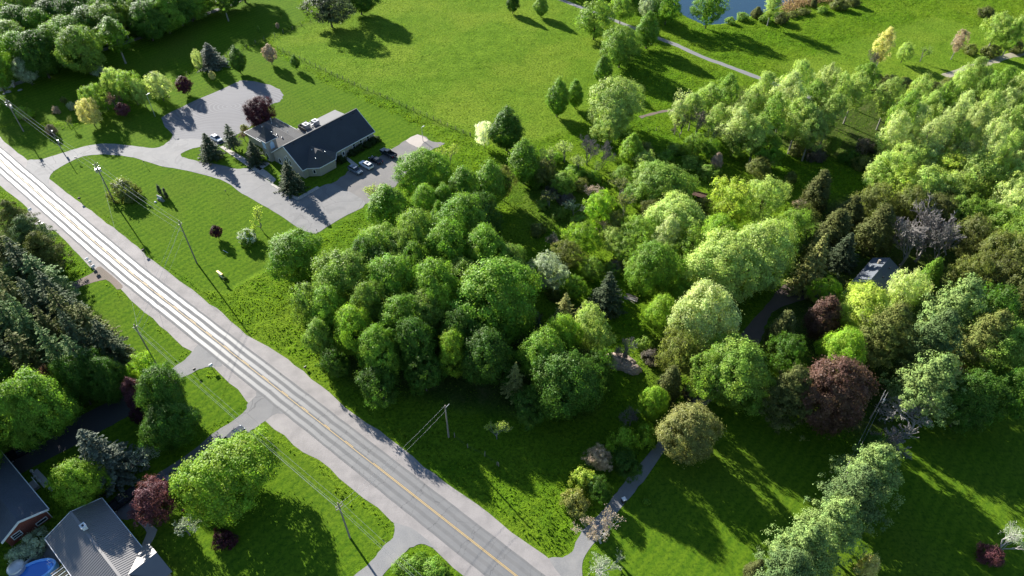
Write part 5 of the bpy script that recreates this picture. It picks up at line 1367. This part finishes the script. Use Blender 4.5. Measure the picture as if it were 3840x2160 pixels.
def car(kind, mat, p, rz, label, tint=None):
    c = empty({'sedan': 'parked_car', 'suv': 'parked_car', 'pickup': 'pickup_truck'}[kind], (p.x, p.y, .03), rz, label, 'pickup truck' if kind == 'pickup' else 'car')
    Lh = {'sedan': 2.3, 'suv': 2.35, 'pickup': 2.85}[kind]; up = {'sedan': 0, 'suv': .16, 'pickup': .26}[kind]; W = .9 if kind != 'pickup' else .97
    b = up; z0 = .24 + up * .5; zb = .86 + b
    if kind == 'pickup':
        loft([(Lh, .72, .66, z0 + .12, zb - .12), (Lh - .15, W - .05, W - .12, z0 + .03, zb), (Lh - 1.35, W, W - .06, z0, zb + .08), (.0, W, W - .04, z0, zb + .1), (-.62, W, W - .04, z0, zb + .1)], 'body', mat, c, .04)
        bed = MB()
        bed.box((-1.72, 0, z0 + .22), (2.2, W * 1.9, .3)); bed.box((-1.72, W - .06, zb - .14), (2.2, .1, .5)); bed.box((-1.72, -W + .06, zb - .14), (2.2, .1, .5)); bed.box((-2.79, 0, zb - .14), (.1, W * 1.98, .5))
        bed.build('cargo_bed', mat, c); MB().box((-1.72, 0, z0 + .39), (2.05, W * 1.72, .03)).build('bed_liner', M['dark'], c)
        g0, g1, gt0, gt1, zt = -.62, 1.15, -.5, .55, zb + .62
    elif kind == 'suv':
        loft([(Lh, .66, .60, z0 + .15, zb - .2), (Lh - .18, W - .06, W - .14, z0 + .04, zb - .08), (Lh - 1.1, W, W - .08, z0, zb + .04), (0, W, W - .05, z0, zb + .08), (-Lh + .3, W, W - .06, z0, zb + .1), (-Lh, W - .1, W - .14, z0 + .1, zb + .04)], 'body', mat, c, .05)
        g0, g1, gt0, gt1, zt = -Lh + .08, 1.25, -Lh + .5, .35, zb + .56
    else:
        loft([(Lh, .64, .58, z0 + .12, zb - .24), (Lh - .2, W - .07, W - .15, z0 + .03, zb - .14), (Lh - 1.1, W, W - .1, z0, zb - .02), (0, W, W - .06, z0, zb + .04), (-Lh + .5, W, W - .1, z0, zb + .04), (-Lh, W - .14, W - .2, z0 + .12, zb - .06)], 'body', mat, c, .05)
        g0, g1, gt0, gt1, zt = -Lh + .42, 1.2, -1.25, .25, zb + .46
    zl = zb + .03
    gl = MB(); wa, wb = W - .1, W - .28
    gl.v += [(g0, -wa, zl), (g1, -wa + .06, zl), (g1, wa - .06, zl), (g0, wa, zl), (gt0, -wb, zt), (gt1, -wb, zt), (gt1, wb, zt), (gt0, wb, zt)]
    gl.f += [(0, 3, 2, 1), (4, 5, 6, 7), (0, 1, 5, 4), (1, 2, 6, 5), (2, 3, 7, 6), (3, 0, 4, 7)]
    gl.build('windows', M['car_glass'], c, bevel=.03)
    rf = MB(); rf.v += [(gt0 - .04, -wb - .02, zt - .01), (gt1 + .06, -wb - .02, zt - .01), (gt1 + .06, wb + .02, zt - .01), (gt0 - .04, wb + .02, zt - .01), (gt0 + .05, -wb + .06, zt + .06), (gt1 - .04, -wb + .06, zt + .06), (gt1 - .04, wb - .06, zt + .06), (gt0 + .05, wb - .06, zt + .06)]
    rf.f += [(0, 3, 2, 1), (4, 5, 6, 7), (0, 1, 5, 4), (1, 2, 6, 5), (2, 3, 7, 6), (3, 0, 4, 7)]
    roof = rf.build('roof', mat, c)
    if kind == 'suv': MB().box(((gt0 + gt1) / 2 + .1, 0, zt + .066), (.8, .8, .02)).build('sunroof', M['car_glass'], roof)
    pil = MB()
    for s in (-1, 1):
        pil.tube([(g1, s * (wa - .05), zl), (gt1 + .02, s * wb, zt)], .045, 5); pil.tube([(g0, s * (wa + .01), zl), (gt0, s * wb, zt)], .05, 5)
        xm = (g0 + g1) / 2 + .1; pil.tube([(xm, s * (wa + .005), zl), (xm, s * (wb + .01), zt)], .04, 5)
    pil.build('pillar', mat, c)
    for s in (-1, 1):
        MB().box((g1 - .2, s * (W + .09), zl + .08), (.16, .18, .13)).build('mirror', mat, c, bevel=.03)
        MB().box((Lh - .12, s * (W - .3), zb - .2), (.16, .32, .13)).build('headlight', M['lamp_clear'], c, bevel=.02)
        MB().box((-Lh + (.0 if kind != 'pickup' else .0), s * (W - .22), zb - .1), (.1, .24, .16 if kind != 'pickup' else .3)).build('tail_light', M['lamp_red'], c, bevel=.02)
        for x in ((Lh * .63), (-Lh * .6)):
            w = link('wheel', TYRE, c); w.location = (x, s * (W - .1), .33 + up * .15); w.scale = (1 + up * .3,) * 3
            link('rim', RIM, w)
    MB().box((Lh - .03, 0, z0 + .14), (.12, W * 1.6, .16)).build('bumper', M['dark'], c, bevel=.03); MB().box((-Lh + .02, 0, z0 + .16), (.12, W * 1.6, .16)).build('bumper', M['dark'], c, bevel=.03)
    MB().box((-Lh - .05, 0, z0 + .32), (.02, .3, .14)).build('licence_plate', M['white'], c)
    return c
P_W, P_B, P_G, P_N = paint('white_car_paint', (.75, .76, .78)), paint('black_car_paint', (.016, .016, .018)), paint('grey_car_paint', (.13, .16, .20)), paint('dark_blue_paint', (.018, .024, .034))
park = AX - math.pi / 2
car('suv', P_G, G(1334, 645), park, 'grey hatchback, first car below the church walk')
car('suv', P_W, G(1375, 626), park + math.pi, 'white sport utility car parked beside the church walk')
car('sedan', P_B, G(1410, 606), park + math.pi, 'black car between the white car and the pickup')
car('pickup', P_N, G(1457, 582), park + math.pi, 'black pickup truck with open bed in the church parking lot')
car('sedan', P_W, G(813, 524), park, 'white sedan on the gravel lot beside the dark spruce')
dv = (G(965, 1500) - G(815, 1640)); da = math.atan2(dv.y, dv.x)
car('sedan', P_N, G(880, 1640), da, 'dark car half under the huge bright maple')
dv = (G(745, 1700) - G(560, 1840)); db = math.atan2(dv.y, dv.x)
car('pickup', P_N, G(640, 1812), db, 'dark blue pickup on the grey driveway beside the plum tree')
car('pickup', P_B, G(462, 1885), db, 'black pickup with empty bed beside the metal-roofed house')
dv = (G(300, 1610) - G(100, 1720)); dc = math.atan2(dv.y, dv.x)
car('pickup', P_B, G(84, 1702), dc, 'black truck parked at the end of the black driveway')

# ---------------------------------------------------------------- utility poles and wires
def upole(top_px, h, label, arms=(), cans=0, dirv=None, thick=.15, base=None):
    b = base if base is not None else G(*top_px, h)
    rz = math.atan2(dirv.y, dirv.x) if dirv else 0.0
    t = empty('utility_pole', (b.x, b.y, 0), rz, label, 'utility pole')
    MB().tube([(0, 0, -.3), (0, 0, h * .5), (0, 0, h)], [thick * 1.25, thick, thick * .75], 8).build('pole', M['pole'], t)
    tips = []
    for z, w in arms:
        a = MB().box((.12, 0, z), (.12, w, .12)).build('crossarm', M['pole'], t)
        for y in (-w / 2 + .08, w / 2 - .08):
            MB().tube([(.12, y, z + .06), (.12, y, z + .3)], [.05, .04], 6).build('insulator', M['metal'], a)
    for k in range(cans):
        an = k * 2.1 + .6; cx, cy = .48 * math.cos(an), .48 * math.sin(an)
        cn = MB().tube([(cx, cy, h - 2.6), (cx, cy, h - 1.6)], .28, 10).build('transformer', M['metal'], t, bevel=.03)
        MB().tube([(cx, cy, h - 1.58), (cx, cy, h - 1.3)], .05, 5).build('bushing', M['white'], cn)
    return t, b, rz, h
M['wire'] = plain('aluminium_wire', (.32, .32, .32), .5, .4, .3, var=.02); M['fence_wire'] = plain('fence_wire', (.06, .06, .055), .8, .2)
def span(a, b, heights, offs, sag, label, name='power_line', rad=.016):
    """wires hung between two poles"""
    d = (b[1] - a[1]); L_ = d.length; n2 = Vector((-d.y, d.x)).normalized()
    t = empty(name, (a[1].x, a[1].y, 0), 0, label, 'power line')
    for (ha, hb), o in zip(heights, offs):
        pts = []
        for i in range(15):
            s = i / 14; q = d * s + n2 * o; pts.append((q.x, q.y, ha * (1 - s) + hb * s - sag * 4 * s * (1 - s)))
        MB().tube(pts, rad, 4, cap=False).build('wire', M['wire'], t)
    return t
rd = (CL[6] - CL[4]).normalized(); ra_ = Vector((-rd.y, rd.x))
pA = upole((670, 828), 13, 'tall wooden pole on the church lawn near the sign board', [(12.0, .9)], 0, rd)
pG = upole((355, 611), 12.5, 'wooden pole with three transformer cans beside the church driveway', [(12.0, 1.2), (11.2, 1.2)], 3, rd)
pE = upole((22, 375), 10.5, 'leftmost wooden pole with crossarm at the upper road bend', [(9.8, 1.2), (9.0, 1.2)], 1, rd)
pF = upole((192, 488), 6.6, 'short wooden pole with a lamp head behind the church driveway', (), 0, rd, .11)
MB().box((.3, 0, 6.5), (.6, .2, .14)).build('lamp_head', M['white'], pF[0], bevel=.03)
MB().tube([(.0, .28, 2.2), (.0, .28, 3.2)], .2, 8).build('transformer', M['metal'], pF[0])
pC = upole((502, 1217), 12, 'wooden pole on the lawn left of the road beside the light green tree', [(11.3, .9)], 0, rd)
pD = upole((1266, 1885), 11.8, 'wooden pole with metal crossarms on the yard lawn', [(11.2, 1.4), (10.4, 1.4)], 0, rd)
pB = upole((1669, 1520), 10, 'weathered wooden pole standing in the shade right of the road', (), 0, rd)
MB().tube([(0, .1, 9.2), (0, 1.0, 9.35)], .05, 6).build('bracket', M['metal'], pB[0])
pR = upole((3318, 1478), 7.5, 'pole with a white transformer among the trees beside the dead silver tree', (), 1, rd, .1)
off1 = (None, pE[1] - rd * 62, 0, 11); off2 = (None, pD[1] + rd * 45, 0, 11.8); off3 = (None, G(2930, 2260, 8), 0, 8)
span(off1, pE, [(10.5, 10.3), (10.2, 10.0), (9.4, 9.2), (7.5, 7.4)], [-.5, .5, 0, .1], .7, 'wires leaving the leftmost pole towards the top left')
span(pE, pG, [(10.3, 12.3), (10.0, 12.2), (9.2, 11.4), (7.4, 8.6)], [-.5, .5, 0, .1], .8, 'wires between the leftmost pole and the transformer pole')
span(pG, pA, [(12.3, 12.7), (12.2, 12.3), (11.4, 11.7), (8.6, 9.4)], [-.5, .5, 0, .1], .8, 'wires between the transformer pole and the church lawn pole')
span(pA, pC, [(12.7, 11.7), (12.2, 11.3), (11.6, 10.6), (9.4, 9.2)], [-.3, .3, 0, .1], .5, 'wires crossing the road between the church lawn pole and the left lawn pole')
span(pG, pC, [(8.4, 9.3)], [0], .8, 'single wire crossing the road from the transformer pole')
span(pC, pD, [(11.7, 11.5), (11.3, 11.4), (10.6, 10.6), (9.2, 8.9)], [-.5, .5, 0, .1], .9, 'wires along the left side of the road to the yard lawn pole')
span(pD, off2, [(11.5, 11.5), (11.4, 11.4), (10.6, 10.6), (8.9, 8.9)], [-.5, .5, 0, .1], .7, 'wires running from the yard lawn pole off the bottom edge')
span(pB, pD, [(9.8, 10.9), (8.6, 9.6)], [-.1, .1], .8, 'two wires from the shaded pole across the road')
span(pR, off3, [(8.6, 8.4), (8.3, 8.1)], [-.25, .25], 1.0, 'two wires over the lawn along the slanting pine row')
# lamp posts
def lamp(top_px, h, label):
    b = G(*top_px, h); t = empty('lamp_post', (b.x, b.y, 0), AX, label, 'lamp post')
    MB().tube([(0, 0, -.2), (0, 0, h)], [.1, .06], 8).build('pole', M['metal'], t); MB().tube([(0, 0, h - .1), (.5, 0, h + .05)], .04, 6).build('arm', M['metal'], t)
    MB().box((.75, 0, h + .05), (.7, .28, .16)).build('lamp_head', M['white'], t, bevel=.04)
lamp((549, 355), 7.5, 'light post at the left corner of the gravel lot'); lamp((1581, 478), 4.6, 'light post beside the pale concrete pad')

# ---------------------------------------------------------------- fences
POST = MB().tube([(0, 0, -.2), (0, 0, 1.35)], [.1, .08], 6).mesh('post', M['wood'])
def fence(px, spacing, label, wires=3, h=1.35):
    line = spline([G(*q) for q in px], .5); L_ = 0.0; nxt = 0.0; pts = []
    for a, b in zip(line, line[1:]):
        if L_ >= nxt: pts.append(a); nxt += spacing
        L_ += (b - a).length
    pts.append(line[-1])
    t = empty('field_fence', (pts[0].x, pts[0].y, 0), 0, label, 'fence')
    for q in pts:
        o = link('post', POST, t); o.location = (q.x - pts[0].x, q.y - pts[0].y, ground_z(q.x, q.y)); o.rotation_euler = (random.uniform(-.06, .06), random.uniform(-.06, .06), random.uniform(0, 6)); o.scale.z = random.uniform(.85, 1.1)
    for k in range(wires):
        MB().tube([(q.x - pts[0].x, q.y - pts[0].y, .35 + k * .35) for q in pts], .007, 3, cap=False).build('wire', M['fence_wire'], t)
fence([(1042, 186), (1122, 220), (1233, 275), (1350, 328), (1461, 376), (1596, 435), (1697, 481), (1765, 511)], 3.0, 'wire fence with wooden posts between church lawn and field')
fence([(1166, 82), (1085, 115), (1004, 146), (970, 158), (930, 177), (874, 202), (715, 275), (626, 318), (520, 372), (268, 465), (180, 500)], 4.2, 'post and wire fence along the neighbour lawn')
fence([(2430, 494), (2470, 488)], 2.6, 'short bit of fence near the bare grey thicket', 2)
fence([(1705, 1640), (1770, 1690), (1810, 1705), (1870, 1750)], 3.4, 'old leaning fence in the shade behind the shaded pole', 2)

# ---------------------------------------------------------------- small things by the road
BOXM = {}
def mailbox(px, label, col='dark', s=1.0, h=1.05, group=None):
    p = G(*px); t = empty('mailbox', (p.x, p.y, 0), math.atan2(ra_.y, ra_.x) + random.uniform(-.15, .15), label, 'mailbox', group)
    MB().box((0, 0, h / 2 - .1), (.1, .1, h + .2)).build('post', M['wood'], t)
    m = MB(); n = 7; hw, L_ = .2 * s ** .5, .32 * s ** .5
    for x in (-L_, L_):
        m.v += [(x, -hw, h), (x, hw, h), (x, hw, h + .2 * s)] + [(x, hw * math.cos(a), h + .2 * s + hw * math.sin(a)) for a in (math.pi * .25, math.pi * .5, math.pi * .75)] + [(x, -hw, h + .2 * s)]
    for j in range(n): m.f.append((j, (j + 1) % n, n + (j + 1) % n, n + j))
    m.f += [tuple(range(n - 1, -1, -1)), tuple(range(n, 2 * n))]
    bx = m.build('box', M[col], t); MB().box((L_ * .3, hw + .02, h + .25 * s), (.18, .02, .1)).build('flag', M['red'], bx)
    return t
mailbox((120, 800), 'pair of white mail tubes on a post at the upper left driveway', 'white', 1.5)
mailbox((334, 985), 'white-topped mailbox, leftmost of the three by the dirt drive', 'white', 1.3)
mailbox((345, 996), 'white-topped mailbox, middle of the three by the dirt drive', 'white', 1.3)
mailbox((357, 1013), 'white-topped mailbox, rightmost of the three by the dirt drive', 'white', 1.5)
mailbox((797, 1384), 'white and black mailbox at the paved apron left of the road', 'white', 1.3)
mailbox((543, 952), 'dark mailbox on the church side of the road below the transformer pole', 'dark')
mailbox((304, 757), 'dark mailbox on the church side of the road near the driveway mouth', 'dark')
mailbox((735, 1398), 'small dark mailbox on the lawn edge beside the apron', 'dark', .8)
mailbox((1147, 1384), 'small dark box on the grass bank in front of the maple grove', 'dark', .8, .5)
def bin_(px, label, mat, col2):
    p = G(*px); t = empty('garbage_bin', (p.x, p.y, 0), .4, label, 'garbage bin')
    MB().box((0, 0, .5), (.6, .65, 1.0), 0, 1.15).build('body', mat, t, bevel=.04); MB().box((0, 0, 1.04), (.72, .76, .08)).build('lid', M[col2], t, bevel=.02)
    for s in (-1, 1): MB().tube([(-.3, s * .25 - .04, .12), (-.3, s * .25 + .04, .12)], .12, 10).build('wheel', M['tyre'], t)
bin_((152, 842), 'black garbage bin beside the upper left driveway', M['dark'], 'dark'); bin_((164, 850), 'black garbage bin nearest the road at the upper left driveway', M['dark'], 'dark')
bin_((2338, 1882), 'black garbage bin on the shaded gravel driveway', M['dark'], 'white')
# church sign board
p = G(832, 1046); sb = empty('sign_board', (p.x, p.y, 0), AX + R(180), 'white notice board with yellow top on posts on the church lawn', 'sign')
MB().box((0, 0, 1.35), (.12, 1.7, 1.2)).build('panel', M['white'], sb, bevel=.02)
for y in (-.85, .85): MB().box((0, y, .9), (.12, .12, 1.9)).build('post', M['wood'], sb)
MB().box((0, 0, 2.02), (.5, 2.0, .1)).build('roof', M['yellow'], sb); MB().box((-.065, 0, 1.75), (.02, 1.6, .25)).build('header', M['yellow'], sb)
for i, y in enumerate((-.8, .8)):
    q = p + Vector((math.cos(AX), math.sin(AX))) * .5 + Vector((-math.sin(AX), math.cos(AX))) * y
    rt = empty('shrub', (q.x, q.y, 0), i, 'small plant at the %s of the church notice board' % ('left foot', 'right foot')[i], 'shrub'); rt.scale = (.2, .2, .25)
    o = link('crown', PROTO['shrub'][i][0], rt); o.color = (.09, .14, .03, 1); link('trunk', PROTO['shrub'][i][1], rt)
# stone sign
p = G(604, 752); st = empty('stone_sign', (p.x, p.y, 0), AX + R(10), 'low grey stone sign with a pale face between the columnar evergreens', 'sign')
MB().box((0, 0, .2), (.7, 2.2, .45)).build('base', M['stone'], st, bevel=.03); MB().box((0, 0, .95), (.35, 1.9, 1.1)).build('slab', M['stone'], st, bevel=.04); MB().box((-.19, 0, .98), (.03, 1.5, .7)).build('face_panel', M['louver'], st)
p = G(583, 759); MB().dome((0, 0, 0), .35, .28, .3, 9, 4).build('boulder', M['white']); o = bpy.data.objects['boulder']; o.location = (p.x, p.y, 0); tag(o, 'small white painted rock on the church lawn', 'rock')
def small_sign(px, label, h=1.3, w=.5, mat='dark'):
    p = G(*px); t = empty('small_sign', (p.x, p.y, 0), AX + .3, label, 'sign'); MB().tube([(0, 0, -.1), (0, 0, h)], .035, 6).build('post', M['metal'], t); MB().box((-.05, 0, h - .15), (.03, w, .45)).build('panel', M[mat], t)
small_sign((293, 607), 'dark notice panel beside the mouth of the church driveway', 1.6, 1.1); small_sign((546, 622), 'thin sign post on the grass right of the transformer pole', 1.6, .4); small_sign((848, 722), 'tiny sign stake on the church lawn edge', .8, .3)
small_sign((1190, 872), 'dark stake at the tip of the church driveway', 1.0, .2); small_sign((1225, 862), 'second dark stake at the tip of the church driveway', 1.0, .2); small_sign((788, 600), 'white sign on the grass island', 1.4, .4, 'white')
small_sign((1150, 262), 'dark stake in the lawn beside the field fence', .8, .3); small_sign((1218, 302), 'second dark stake in the lawn beside the field fence', .8, .3)
small_sign((1768, 545), 'dark post on the grass below the fence end', 1.0, .3)
p = G(846, 944); o = MB().tube([(-.9, 0, .06), (.9, 0, .05)], .05, 6).build('stake', M['white']); o.location = (p.x, p.y, 0); o.rotation_euler.z = R(-35); tag(o, 'white stake lying on the church lawn', 'stake')
# things in the thicket
p = G(2617, 742); tr_ = empty('farm_trailer', (p.x, p.y, 0), R(-28), 'old rusty brown plank trailer in the grass', 'trailer')
for k in range(9): MB().box((-1.9 + k * .46, 0, .95 + random.uniform(-.01, .01)), (.42, 2.2, .08)).build('plank', M['rust'], tr_)
MB().box((0, 1.12, 1.1), (4.2, .06, .35)).build('side_rail', M['rust'], tr_); MB().box((0, -1.12, 1.1), (4.2, .06, .35)).build('side_rail', M['rust'], tr_); MB().box((0, 0, .78), (4.0, .3, .2)).tube([(2, 0, .7), (3.4, 0, .45)], .06, 6).build('chassis', M['rust'], tr_)
for x in (-1.2, 1.2):
    for y in (-.9, .9): w = link('wheel', TYRE, tr_); w.location = (x, y, .4); w.scale = (1.15,) * 3
r = np.random.default_rng(4)
def heap(px, rx, ry, h, name, mat, label, rz=0.0, n=26, m_=10, rough=.12):
    p = G(*px); mb = MB().dome((0, 0, -.1), rx, ry, h, n, m_); V = np.array(mb.v); nz = r.normal(size=(len(V), 3)) * rough * np.array([rx, ry, h]) * .5; nz[:n] *= .4; mb.v = [tuple(q) for q in V + nz]
    o = mb.build(name, mat, smooth=False); o.location = (p.x, p.y, 0); o.rotation_euler.z = rz; return tag(o, label, 'gravel heap' if name == 'gravel_heap' else 'rock')
M['heap'] = mat_gravel('heap_gravel', (.30, .225, .175), (.40, .31, .25), (.24, .19, .15))
heap((2325, 1362), 3.6, 2.2, 1.9, 'gravel_heap', M['heap'], 'long pinkish gravel heap behind the bare tree', R(-20)); heap((2372, 1388), 1.9, 1.5, 1.3, 'gravel_heap', M['heap'], 'rounded pinkish gravel heap at the right end', 0)
p = G(2368, 1122); wp = empty('woodpile', (p.x, p.y, 0), R(-25), 'heap of grey cut logs on the bright grass', 'woodpile')
for k in range(14):
    a = random.uniform(-.35, .35); L_ = random.uniform(.9, 1.7); y = random.uniform(-.8, .8); z = .15 + .55 * (1 - abs(y)) * random.random(); x = random.uniform(-.4, .4)
    MB().tube([(x - L_ * math.cos(a), y - L_ * math.sin(a), z), (x + L_ * math.cos(a), y + L_ * math.sin(a), z + random.uniform(-.1, .2))], random.uniform(.1, .2), 7).build('log', M['silver_twig' if k % 3 == 0 else 'wood'], wp)
p = G(53, 320); o = MB().box((0, 0, .4), (3.2, .7, .8)).box((-1.3, 0, .95), (.8, .8, .4)).build('concrete_block', M['concrete'], bevel=.05); o.location = (p.x, p.y, 0); o.rotation_euler.z = R(-62); tag(o, 'pale concrete block beside the far left end of the walking path', 'block')
for i, (u, v, s) in enumerate(((30, 345, .8), (75, 338, .6), (15, 352, .5))):
    o = heap((u, v), s * 1.4, s, s * .7, 'boulder', M['stone'], ('largest grey rock beside the pale concrete block', 'grey rock right of the pale concrete block', 'smallest grey rock left of the pale concrete block')[i], i, 9, 4)
p = G(690, 1918); t = empty('garden_tractor', (p.x, p.y, 0), .8, 'small red garden ornament in the yard', 'ornament')
MB().box((0, 0, .35), (.5, .3, .35)).build('body', M['red'], t, bevel=.05); MB().box((-.1, 0, .62), (.3, .3, .25)).build('top', M['dark'], t, bevel=.04)
for x in (-.2, .2): MB().tube([(x, -.2, .15), (x, .2, .15)], .15, 8).build('wheel', M['tyre'], t)
# back yard of the metal-roofed house: pool, tank, pergola, planters, deck
M['pool_blue'] = plain('pool_liner', (.03, .17, .55), .15, .5, var=.05); M['pool_rim'] = plain('pool_rim', (.16, .42, .85), .35, .5, var=.05)
p = G(128, 2160); pool = empty('swimming_pool', (p.x, p.y, 0), R(28), 'blue above-ground oval pool behind the metal-roofed house', 'pool')
def oval(rx, ry, n=28): return [(rx * math.cos(2 * math.pi * k / n), ry * math.sin(2 * math.pi * k / n)) for k in range(n)]
m = MB(); o1, o2 = oval(3.7, 1.9), oval(3.35, 1.55); n = 28
m.v += [(*q, 0) for q in o1] + [(*q, 1.25) for q in o1] + [(*q, 1.25) for q in o2] + [(*q, .9) for q in o2]
for ring_ in range(3):
    for k in range(n): m.f.append((ring_ * n + k, ring_ * n + (k + 1) % n, ring_ * n + n + (k + 1) % n, ring_ * n + n + k))
m.build('rim', M['pool_rim'], pool); MB().quad(*[(*q, 1.0) for q in o2]).build('water', M['pool_blue'], pool)
ld = MB().tube([(2.7, .5, .3), (2.7, .5, 1.9), (3.4, .5, 1.9), (3.4, .5, .3)], .03, 6).tube([(2.7, -.1, .3), (2.7, -.1, 1.9), (3.4, -.1, 1.9), (3.4, -.1, .3)], .03, 6); ld.build('ladder', M['white'], pool)
p = G(66, 2135, 1); tk = empty('storage_tank', (p.x, p.y, 0), R(20), 'round silver ribbed tank beside the pool', 'tank')
MB().tube([(0, 0, 0), (0, 0, 1.7)], 1.25, 20).dome((0, 0, 1.7), 1.25, 1.25, .45, 20, 4).build('body', M['metal'], tk)
for z in (.5, 1.1, 1.68): MB().tube([(0, 0, z), (0, 0, z + .06)], 1.29, 20).build('band', M['metal'], tk)
MB().box((1.2, .2, .9), (.2, .5, .5)).build('hatch', M['dark'], tk); 
p = G(96, 2115, .5); o = MB().tube([(0, -.4, .45), (0, .4, .45)], .28, 10).box((0, 0, .1), (.5, .8, .2)).build('pool_pump', M['white'], bevel=.0); o.location = (p.x, p.y, 0); o.rotation_euler.z = .6; tag(o, 'small white pump between the tank and the pool', 'pump')
p = G(245, 2150, 2.4); pg = empty('pergola', (p.x, p.y, 0), ang, 'pergola with white and brown slats against the metal-roofed house', 'pergola')
for k in range(11): MB().box((-1.6 + k * .42, 0, 2.4), (.09, 3.2, .16)).build('slat', M['white' if k % 2 else 'wood'], pg)
for x in (-1.6, 2.6):
    for y in (-1.4, 1.4): MB().box((x, y, 1.15), (.12, .12, 2.35)).build('post', M['wood'], pg)
for y in (-1.4, 1.4): MB().box((.5, y, 2.28), (4.6, .1, .16)).build('beam', M['wood'], pg)
M['deck'] = plain('grey_deck', (.16, .155, .15), .8, .2, var=.1)
p = G(160, 2090); o = MB().box((0, 0, .1), (6.5, 5.5, .2)).build('patio', M['deck']); o.location = (p.x, p.y, 0); o.rotation_euler.z = ang; o['kind'] = 'structure'
for i, (u, v) in enumerate(((105, 2105), (150, 2112))):
    p = G(u, v); t = empty('planter_box', (p.x, p.y, .2), ang + R(90), ('pale planter box at the patio edge near the flowering bushes', 'dark planter box at the patio edge near the pool')[i], 'planter')
    MB().box((0, 0, .25), (2.2, .7, .5)).build('box', M['white' if i == 0 else 'wood'], t, bevel=.02); MB().box((0, 0, .5), (2.0, .5, .06)).build('soil', M['dark'], t)
for i, (u, v, lab) in enumerate(((125, 1773, 'white garden ornament at the top of the brick house walk'), (138, 1795, 'white garden ornament in the middle of the brick house walk'), (152, 1808, 'white garden ornament at the foot of the brick house walk'), (194, 1838, 'white garden seat on the grass beside the brick house'))):
    p = G(u, v); t = empty('garden_urn', (p.x, p.y, 0), i, lab, 'ornament'); MB().tube([(0, 0, 0), (0, 0, .2), (0, 0, .5), (0, 0, .75)], [.2, .1, .25, .3], 9).build('urn', M['white'], t); MB().dome((0, 0, .72), .3, .3, .25, 8, 3).build('plant', M['leaf'], t)
# ---------------------------------------------------------------- tall grass: uncountable tufts standing on the unmown ground
def grass_patch(name, weight, dens, size, height, col, label, seed):
    r = np.random.default_rng(seed); w = weight.copy(); w[far] = 0
    cell = .62 * .62; n = r.poisson(np.clip(w, 0, 1) * dens * cell); j, i = np.nonzero(n); k = n[j, i]
    j = np.repeat(j, k); i = np.repeat(i, k); m = len(i)
    x = xs[i] + r.uniform(-.31, .31, m); y = ys[j] + r.uniform(-.31, .31, m); z = Z[j, i]
    hh = height * r.uniform(.4, 1.2, m) * (.6 + .8 * vnoise(x, y, 3.0, seed))
    a = r.uniform(0, 2 * np.pi, m); lean = r.normal(size=(m, 2)) * .35; s = size * r.uniform(.6, 1.3, m)
    b0 = np.stack([x - np.cos(a) * s, y - np.sin(a) * s, z - .05], 1); b1 = np.stack([x + np.cos(a) * s, y + np.sin(a) * s, z - .05], 1)
    top = np.stack([x + lean[:, 0] * hh, y + lean[:, 1] * hh, z + hh], 1); sp_ = np.stack([np.cos(a) * s * .55, np.sin(a) * s * .55, np.zeros(m)], 1)
    V = np.stack([b0, b1, top + sp_, top - sp_], 1).reshape(-1, 3)
    tint = np.clip(.2 + .6 * vnoise(x, y, 2.0, seed + 1) + r.normal(size=m) * .15, 0, 1); hue = np.clip(.5 + (vnoise(x, y, 9, seed + 2) - .5) * .9 + r.normal(size=m) * .1, 0, 1)
    o = link(name, leaf_mesh(name, [(V, np.arange(m * 4).reshape(m, 4), np.repeat(tint, 4), np.repeat(hue, 4))], M['grass_blade'])); o.color = (*col, 1)
    return tag(o, label, 'grass', kind='stuff')
M['grass_blade'] = mat_leaf('grass_blades', .5, .6, .1, .5)
pv = blur(paved.astype(np.float32), 1) > .05; wet = blur(pm.astype(np.float32), 2) > .01
inview = (np.abs(X) < 62 + .62 * Y) & (Y > 40) & (Y < 300)
roughw = np.where(pv | wet | ~inview, 0, (1 - mow) * (1 - field) * (1 - litter * .8)); roughw = np.where(roughw > .25, roughw, 0)
fieldw = np.where(pv | wet | ~inview, 0, field * (1 - mow)); mown = np.where(pv | wet | ~inview, 0, mow)
grass_patch('tall_grass', roughw, 3.6, .15, .24, (.115, .200, .013), 'tall bright grass on the unmown ground', 300)
grass_patch('pasture_grass', fieldw, 2.2, .12, .18, (.135, .210, .022), 'short uneven pasture grass in the field', 310)
